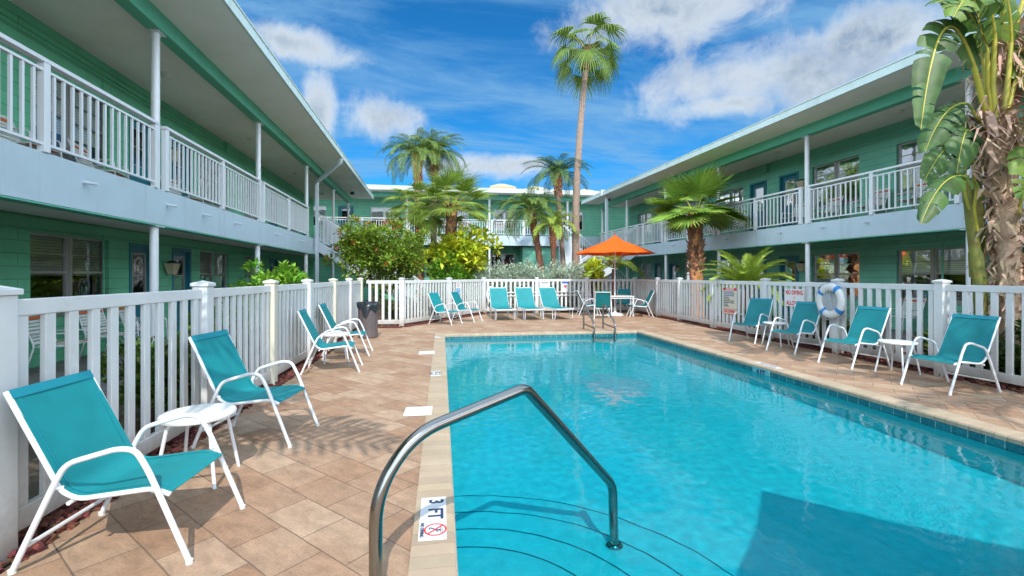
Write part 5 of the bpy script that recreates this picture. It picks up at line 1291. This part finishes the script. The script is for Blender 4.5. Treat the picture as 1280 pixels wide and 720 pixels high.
# fan palm on the right in front of the balcony
rp = [(pi * 1.5 + .25, 1.25, 1.0), (pi * 1.5 - .35, .95, 1.05), (pi + .25, .95, 1.0), (pi - .25, .45, .95), (pi + .3, -.05, 1.05), (pi * 1.5 - .6, .05, .8), (pi * 1.5 + .6, .12, .95), (pi * 1.5 + 1.1, -.02, 1.05), (.1, .55, 1.0), (-.2, 1.05, 1.05), (.5, .15, 1.0), (pi * .5, .9, 1), (pi * .5 + .5, .3, 1), (pi * .8, .55, 1)]
fan_palm('stocky fan palm with stiff bright fronds and a rusty shaggy trunk on the right', (8.72, 14.9, 0), (8.66, 14.9, 3.62), .23, .20, 22, 1.08, .72, 'stiff_fan_leaf', random.Random(43), trunk='trunk_rust', droop=.12, spread=2.1, el_hi=1.1, el_lo=-.3, nseg=34, cup=.16, fuse=.62, pdroop=.25, specs=rp, tilt=.1,
         boot=[(2.05, 1.0, 90, .17, 1.0, .22), (1.0, 0.05, 60, .22, .45, .20), (3.4, 2.0, 46, .13, .25, .22)])

def cycad(label, base, nf, L_, rng):
    root = thing('sago_palm', label, 'plant', base); k = MB(); k.lathe([(.17, -.02), (.19, .5), (.16, .95), (.05, 1.10), (0, 1.1)], 14, cap=False); k.build('trunk', M['trunk_brown'], root)
    k = MB()
    for i in range(nf):
        t = i / nf; az = i * 2.39996; frond(k, (0, 0, 1.05), az, 1.35 - 1.15 * t + rng.uniform(-.08, .08), L_ * rng.uniform(.85, 1.08), 1.0 + .45 * t, 58, .23, .020, rng, .45, .85, .1)
    k.build('crown', M['lime_palm_leaf'], root); return root
cycad('wide arching sago palm behind the right fence above the pool rules sign', (8.55, 12.0, 0), 40, 1.5, random.Random(51))

def leaf_cloud(mb, lobes, n, ll, lw, rng, shell=.55, upb=.35, out=1.0):
    tot = sum(l[1][0] * l[1][1] + l[1][1] * l[1][2] + l[1][0] * l[1][2] for l in lobes)
    for c, r in lobes:
        share = (r[0] * r[1] + r[1] * r[2] + r[0] * r[2]) / tot
        for _ in range(int(n * share)):
            d = Vector((rng.gauss(0, 1), rng.gauss(0, 1), rng.gauss(0, 1))).normalized(); q = shell + (1 - shell) * rng.random() ** .6
            q *= 1 + .10 * sin(5 * d.x + 3 * d.z) + .06 * rng.uniform(-1, 1)
            p = Vector(c) + Vector((d.x * r[0], d.y * r[1], d.z * r[2])) * q
            dr = (d * out * rng.uniform(.2, 1) + UP * upb + Vector((rng.uniform(-1, 1), rng.uniform(-1, 1), rng.uniform(-.8, .8))) * .75).normalized()
            s_ = dr.cross(Vector((rng.uniform(-.5, .5), rng.uniform(-.5, .5), 1))).normalized(); nn = s_.cross(dr); l_ = ll * rng.uniform(.7, 1.25); w = lw * rng.uniform(.8, 1.2) * .5
            m_ = p + dr * l_ * .5
            mb.add([p, m_ + s_ * w + nn * w * .35, p + dr * l_ - nn * w * .3, m_ - s_ * w + nn * w * .35], [(0, 1, 2), (0, 2, 3)])
def shrub(name, label, cat, base, lobes, n, ll, lw, leaf, rng, trunks=(), group=None, flowers=0, shell=.5, core=.0, upb=.35):
    base = Vector(base); root = thing(name, label, cat, base, 0, group)
    k = MB()
    if not trunks: trunks = [((rng.uniform(-.1, .1), rng.uniform(-.1, .1), 0), c) for c, r in lobes[:6]]
    for a, b in trunks:
        a = Vector(a); b = Vector(b); m_ = a.lerp(b, .5) + Vector((rng.uniform(-.1, .1), rng.uniform(-.1, .1), .05)); k.tube([a - Vector((0, 0, .03)), m_, b], [.045, .032, .015], 7)
        for _ in range(5):
            e_ = b + Vector((rng.uniform(-1, 1), rng.uniform(-1, 1), rng.uniform(-.3, .8))).normalized() * rng.uniform(.2, .5); k.tube([m_.lerp(b, .6), e_], [.014, .006], 5)
    k.build('branches', M['bark'], root)
    k = MB(); leaf_cloud(k, lobes, n, ll, lw, rng, shell, upb); k.build('foliage', M[leaf], root)
    if flowers:
        k = MB()
        for _ in range(flowers):
            c, r = rng.choice(lobes); d = Vector((rng.gauss(0, 1), rng.gauss(0, 1), abs(rng.gauss(0, 1)))).normalized(); p = Vector(c) + Vector((d.x * r[0], d.y * r[1], d.z * r[2])) * 1.0
            leaf_cloud(k, [(p, (.05, .05, .035))], 14, .05, .04, rng)
        k.build('flowers', M['flower_red'], root)
    return root
rg = random.Random(61)
def lumpy(cx, cz, rx, ry, rz, n, rng, lr=.5):
    L_ = []
    for _ in range(n):
        d = Vector((rng.gauss(0, 1), rng.gauss(0, 1), rng.gauss(0, 1))).normalized(); q = rng.uniform(.35, .75)
        L_.append(((cx + d.x * rx * q, d.y * ry * q, cz + d.z * rz * q), (rx * lr * rng.uniform(.55, 1.25), ry * lr * rng.uniform(.55, 1.25), rz * lr * rng.uniform(.55, 1.25))))
    for _ in range(n):
        d = Vector((rng.gauss(0, 1), rng.gauss(0, 1), rng.gauss(.4, 1))).normalized(); q = rng.uniform(.85, 1.12); e_ = lr * rng.uniform(.16, .38)
        L_.append(((cx + d.x * rx * q, d.y * ry * q, max(.1, cz + d.z * rz * q)), (rx * e_, ry * e_, rz * e_ * 1.2)))
    return L_
shrub('ixora_tree', 'bushy small tree dotted with red flowers in front of the left stair', 'tree', (-2.15, 16.3, 0), lumpy(0, 2.2, 1.7, 1.2, 1.15, 20, rg, .40), 12500, .15, .07, 'ixora_leaf', random.Random(62),
      trunks=[((0, 0, 0), (-.7, .1, 1.9)), ((.05, 0, 0), (.1, -.1, 2.2)), ((.1, .1, 0), (.75, .1, 1.95)), ((0, .1, 0), (.4, .4, 2.3)), ((-.05, 0, 0), (-.3, -.3, 2.1))], flowers=80, shell=.35)
shrub('autograph_shrub', 'big rounded shrub with large yellow green leaves in front of the rear wing', 'shrub', (.85, 19.3, 0), lumpy(0, 2.45, 1.5, 1.1, 1.05, 16, rg, .45), 3200, .30, .17, 'lime_leaf', random.Random(63), shell=.55)
shrub('hedge_shrub', 'dense bright green clipped shrub below the yellow green one', 'shrub', (.12, 18.75, 0), lumpy(0, 1.25, 1.05, .6, 1.1, 16, rg, .5), 9000, .09, .055, 'hedge_leaf', random.Random(64), shell=.6)
for i, (x, w_, lb) in enumerate(((2.0, .95, 'silvery green hedge shrub behind the left lounger'), (3.6, 1.05, 'silvery green hedge shrub behind the right lounger'), (5.1, .95, 'silvery green hedge shrub at the foot of the tall palm trunk'))):
    shrub('silver_shrub', lb, 'shrub', (x, 18.75, 0), lumpy(0, 1.12, w_ + .1, .5, .95, 18, random.Random(70 + i), .5), 6000, .11, .04, 'silver_leaf', random.Random(73 + i), group='silvery hedge shrubs behind the far fence', shell=.5)
shrub('lime_shrub', 'rounded lime green shrub between the left fence and the motel', 'shrub', (-3.0, 9.1, 0), lumpy(0, .95, .72, .9, .68, 12, rg, .5), 5000, .13, .075, 'hedge_leaf', random.Random(76), shell=.5)
for i, (x, y, h_, lb) in enumerate(((-2.85, 5.2, .85, 'low green shrub behind the left fence at the nearest fence panel'), (-2.9, 6.5, .95, 'low green shrub behind the left fence beyond the second armchair'), (-2.75, 11.3, .8, 'low green shrub behind the left fence near the trash can'))):
    shrub('low_shrub', lb, 'shrub', (x, y, 0), lumpy(0, h_ * .5, .42, .6, h_ * .5, 9, random.Random(80 + i), .5), 2600, .10, .05, 'shrub_leaf', random.Random(83 + i), group='low shrubs behind the fences', shell=.35)
for i, (x, y, h_, lb) in enumerate(((7.62, 4.75, .85, 'low shrub behind the right fence by the nearest armchair'), (7.72, 5.9, .7, 'low shrub at the foot of the big leaved tree'), (7.85, 8.4, .6, 'low shrub behind the no diving sign'), (8.0, 10.9, .6, 'low shrub behind the pool rules sign'))):
    shrub('low_shrub', lb, 'shrub', (x, y, 0), lumpy(0, h_ * .5, .36, .6, h_ * .5, 9, random.Random(90 + i), .5), 2200, .12, .06, 'shrub_leaf', random.Random(93 + i), group='low shrubs behind the fences', shell=.35)
for i, (x, y) in enumerate(((-1.3, 14.6), (-.2, 16.2), (.6, 17.3))):
    shrub('low_shrub', ('low shrub behind the slanting far fence, nearest the trash can', 'low shrub behind the middle of the slanting far fence', 'low shrub behind the far end of the slanting fence')[i], 'shrub', (x, y + .35, 0), lumpy(0, .4, .6, .45, .42, 8, random.Random(97 + i), .5), 2200, .09, .05, 'shrub_leaf', random.Random(99 + i), group='low shrubs behind the fences', shell=.35)
shrub('croton_shrub', 'upright lime green leafy plant right of the tall palm trunk', 'shrub', (6.35, 18.6, 0), lumpy(0, 1.35, .45, .4, .75, 8, rg, .5), 700, .30, .12, 'lime_leaf', random.Random(77), shell=.3)
feather_palm('young feather palm with green stems rising behind the umbrella', (7.25, 18.9, 0), (7.22, 18.9, 1.75), .07, .05, 1.5, 14, 'lime_palm_leaf', random.Random(78), ll=.42, droop=1.5, el_lo=.25, lw=.04, trunk='trunk_brown', name='young_palm', nl=34)

# big leaved bird of paradise tree behind the right fence
def paddle(mb, p0, p1, p2, p3, width, rng, hang=.5, tears=9, pr=.03, nrm=None):
    """p0-p1 petiole, p1-p2-p3 curve of the blade's midrib; the blade is torn into strips"""
    p0, p1, p2, p3 = (Vector(p) for p in (p0, p1, p2, p3))
    def B(t): return p1 * (1 - t) ** 2 + p2 * (2 * t * (1 - t)) + p3 * t * t
    N_ = 40; C = [B(i / N_) for i in range(N_ + 1)]
    mb.cur = 1; pm = p0.lerp(p1, .5) + (p1 - p0).cross(UP).normalized() * .03
    mb.tube([p0, pm, p1] , [pr, pr * .85, pr * .7], 7); mb.tube(C, [pr * .62 * (1 - .8 * i / N_) for i in range(N_ + 1)], 6); mb.cur = 0
    n0 = Vector(nrm) if nrm else UP
    for sg in (-1, 1):
        cuts = sorted({0, N_} | {rng.randrange(2, N_ - 1) for _ in range(tears)})
        for a, b in zip(cuts[:-1], cuts[1:]):
            hg = hang * rng.uniform(.5, 1.5); sh = rng.uniform(-.06, .06); gap = .10
            rows = []
            for i in range(a, b + 1):
                t = i / N_; d = (C[min(i + 1, N_)] - C[max(i - 1, 0)]).normalized(); s_ = d.cross(n0).normalized() * sg; nn = s_.cross(d) * sg
                if nn.dot(n0) < 0: nn = -nn
                w = width * (max(0.0, sin(pi * min(1, t * .93 + .04))) ** .55)
                if i in (a, b) and 0 < i < N_: w *= .97
                row = []
                for j in range(5):
                    v = j / 4; x = w * (v - .16 * hg * v * v); z = .10 * w * sin(v * pi * .8) * 1.5 - hg * w * v * v * .75
                    dd = d * (sh * v + (gap * .12 * v * (1 if i == a else -1 if i == b else 0)))
                    row.append(C[i] + s_ * x + n0 * 0 + nn * (z * .35) + UP * z * .65 + dd + Vector((rng.uniform(-1, 1), rng.uniform(-1, 1), rng.uniform(-1, 1))) * .004 * (j > 0))
                rows.append(row)
            vs = [v for r in rows for v in r]; mb.add(vs, [(i * 5 + j, i * 5 + j + 1, (i + 1) * 5 + j + 1, (i + 1) * 5 + j) for i in range(len(rows) - 1) for j in range(4)])
bp = thing('bird_of_paradise_tree', 'large shaggy tree with torn paddle leaves at the right edge behind the fence', 'tree', (8.2, 5.55, 0))
O = Vector((8.2, 5.55, 0)); rg = random.Random(101)
k = MB(); trunk_tube(k, [Vector((8.22, 5.55, -.05)) - O, Vector((8.05, 5.55, 2.4)) - O, Vector((7.72, 5.5, 3.5)) - O], .15, .105, 14, .12, .05, rg); k.build('trunk', M['sheath'], bp, smooth=True, angle=50)
k = MB(); trunk_tube(k, [Vector((8.35, 5.7, -.05)) - O, Vector((8.20, 5.7, 3.4)) - O, Vector((8.10, 5.7, 4.75)) - O], .17, .13, 14, .12, .05, rg); k.build('trunk', M['sheath'], bp, smooth=True, angle=50)
k = MB()
def shags(p0, p1, r, n, lo, hi):
    p0 = Vector(p0); p1 = Vector(p1)
    for i in range(n):
        q = p0.lerp(p1, rg.random()); a = rg.uniform(0, 6.3); o = Vector((cos(a), sin(a), 0)); sd = Vector((-sin(a), cos(a), 0)); l_ = rg.uniform(lo, hi) * 1.35; w = rg.uniform(.005, .022) if rg.random() < .8 else rg.uniform(.03, .05)
        b = q + o * r * rg.uniform(.85, 1.1); m_ = b + (o * rg.uniform(.1, .7) + UP * rg.uniform(-.9, .6)).normalized() * l_ * .5; e_ = m_ + (o * rg.uniform(-.2, .6) + sd * rg.uniform(-.5, .5) - UP * rg.uniform(.2, 1)).normalized() * l_ * .5
        k.add([b - sd * w - O, b + sd * w - O, m_ + sd * w * .9 - O, m_ - sd * w * .9 + o * .02 - O, e_ + sd * w * .2 - O, e_ - sd * w * .2 - O], [(0, 1, 2, 3), (3, 2, 4, 5)])
shags((8.2, 5.55, .3), (7.85, 5.55, 3.3), .14, 420, .08, .30); shags((8.3, 5.7, 1.0), (8.15, 5.7, 4.9), .16, 520, .10, .38); shags((7.72, 5.5, 3.2), (7.62, 5.45, 3.75), .12, 150, .15, .45); shags((8.12, 5.65, 4.3), (8.1, 5.6, 5.1), .16, 200, .15, .45)
k.build('dead_sheaths', M['sheath'], bp)
k = MB()
for i in range(9):
    a = i * 2.4; z = .55 + i * .22; c = Vector((7.86 - .012 * i * 1.6, 5.7, z)) - O; o = Vector((cos(a) * .8, sin(a) * .5, 0)); sd = Vector((-sin(a), cos(a), 0))
    tip = c + o * .16 + UP * .62; 
    k.add([c - sd * .10 + o * .03, c + o * .10, c + sd * .10 + o * .03, tip, c + UP * .34 - sd * .09 + o * .08, c + UP * .34 + sd * .09 + o * .08, c + UP * .30 + o * .15], [(0, 1, 6, 4), (1, 2, 5, 6), (4, 6, 3), (6, 5, 3)])
k.tube([Vector((7.88, 5.72, -.05)) - O, Vector((7.80, 5.7, 1.3)) - O, Vector((7.62, 5.7, 2.45)) - O, Vector((7.50, 5.66, 2.9)) - O], [.07, .075, .06, .04], 10)
k.build('green_stem', mk('green_sheath', (.16, .17, .03), .5, .4, 5, dirt=(.20, .075, .025, .9), dscale=7), bp, smooth=True, angle=40)
def leaf(p, w, hang=.5, tears=8, pr=.03, mat='paddle_leaf', nrm=None):
    k = MB(); paddle(k, *[Vector(q) - O for q in p], w, rg, hang, tears, pr, nrm); k.build('leaf', [M[mat], M['petiole']], bp, smooth=True, angle=60)
A3 = lambda x, y, z: (x, y, z)
leaf(((7.70, 5.42, 3.45), (7.30, 5.40, 4.35), (6.62, 5.30, 5.65), (6.14, 5.15, 3.35)), .25, .3, 15, .045, 'paddle_leaf', (-.35, -.9, .35))
leaf(((7.68, 5.40, 3.5), (7.50, 5.30, 4.7), (7.10, 5.1, 5.75), (6.45, 5.0, 4.75)), .33, .4, 13, .04, 'paddle_light', (-.2, -.75, .6))
leaf(((7.72, 5.45, 3.5), (7.58, 5.5, 4.6), (7.6, 5.6, 5.7), (7.0, 5.5, 6.2)), .34, .35, 12, .04, 'paddle_light', (-.5, -.7, .4))
leaf(((7.76, 5.45, 3.5), (8.0, 5.4, 4.2), (8.5, 5.3, 5.0), (9.1, 5.2, 4.6)), .38, .4, 6, .035, 'paddle_light', (.1, -.8, .6))
leaf(((7.70, 5.62, 2.6), (7.56, 5.60, 3.05), (7.35, 5.5, 4.05), (6.95, 5.35, 2.85)), .27, .5, 11, .028, 'paddle_leaf', (-.3, -.85, .4))
leaf(((7.60, 5.68, 2.4), (7.45, 5.62, 2.95), (7.25, 5.55, 3.75), (6.55, 5.45, 2.75)), .23, .6, 12, .025, 'paddle_leaf', (-.3, -.8, .5))
leaf(((7.62, 5.60, 2.1), (7.35, 5.40, 2.72), (6.60, 5.20, 3.05), (6.08, 5.10, 2.12)), .20, .8, 12, .022, 'paddle_leaf', (-.2, -.6, .8))
leaf(((7.66, 5.42, 3.6), (7.45, 5.35, 4.55), (7.0, 5.25, 5.35), (6.35, 5.15, 5.0)), .30, .45, 14, .035, 'paddle_leaf', (-.25, -.6, .75))
leaf(((7.80, 5.40, 3.7), (7.85, 5.35, 4.7), (7.6, 5.2, 5.6), (7.05, 5.1, 5.45)), .30, .45, 14, .035, 'paddle_light', (-.25, -.7, .65))
leaf(((7.74, 5.46, 3.4), (7.40, 5.55, 3.9), (7.05, 5.6, 3.95), (6.75, 5.6, 3.2)), .24, .6, 14, .025, 'paddle_leaf', (-.25, -.6, .75))
leaf(((8.05, 5.4, 2.3), (7.98, 5.2, 3.05), (7.65, 5.0, 3.30), (7.45, 4.95, 2.45)), .26, .5, 12, .022, 'paddle_light', (-.2, -.9, .4))
leaf(((8.12, 5.6, 4.7), (7.95, 5.5, 5.4), (7.5, 5.4, 6.2), (6.7, 5.3, 5.6)), .40, .5, 9, .04, 'paddle_leaf', (-.3, -.7, .6))
leaf(((8.12, 5.6, 4.7), (8.3, 5.5, 5.5), (8.9, 5.4, 6.2), (9.5, 5.3, 5.4)), .40, .5, 9, .04, 'paddle_leaf', (.3, -.7, .6))
leaf(((8.10, 5.5, 4.6), (8.2, 5.3, 4.7), (8.6, 5.0, 4.5), (8.9, 4.9, 3.5)), .32, .5, 9, .03, 'paddle_light', (.2, -.8, .5))
leaf(((8.1, 5.6, 3.0), (8.3, 5.5, 3.6), (8.8, 5.3, 3.9), (9.2, 5.2, 3.1)), .30, .5, 9, .03, 'paddle_light', (.2, -.8, .5))

# palms on the near side of the pool, behind the photographer, that shade the near deck corners
feather_palm('feather palm behind the near left fence, shading the first armchairs', (-2.95, .35, 0), (-2.6, .55, 3.95), .16, .13, 2.4, 10, 'date_leaf', random.Random(111), ll=.6, droop=.9, el_lo=.15, nl=18, lw=.07)
feather_palm('feather palm on the near right side of the deck, shading the last armchair', (8.0, -.6, 0), (7.4, -.5, 5.0), .16, .13, 2.5, 10, 'date_leaf', random.Random(112), ll=.55, droop=1.2, el_lo=-.1, nl=17, lw=.085)
feather_palm('feather palm behind the right fence, outside the picture, shading the right deck', (8.3, 2.4, 0), (8.0, 2.4, 5.6), .16, .13, 2.4, 10, 'date_leaf', random.Random(113), ll=.55, droop=1.2, el_lo=-.1, nl=17, lw=.085)

# everything that stands in the water takes the sun through the water surface
for root_ in (hr_root, ld, wtile):
    for c_ in root_.children: c_.cycles.is_caustics_receiver = True
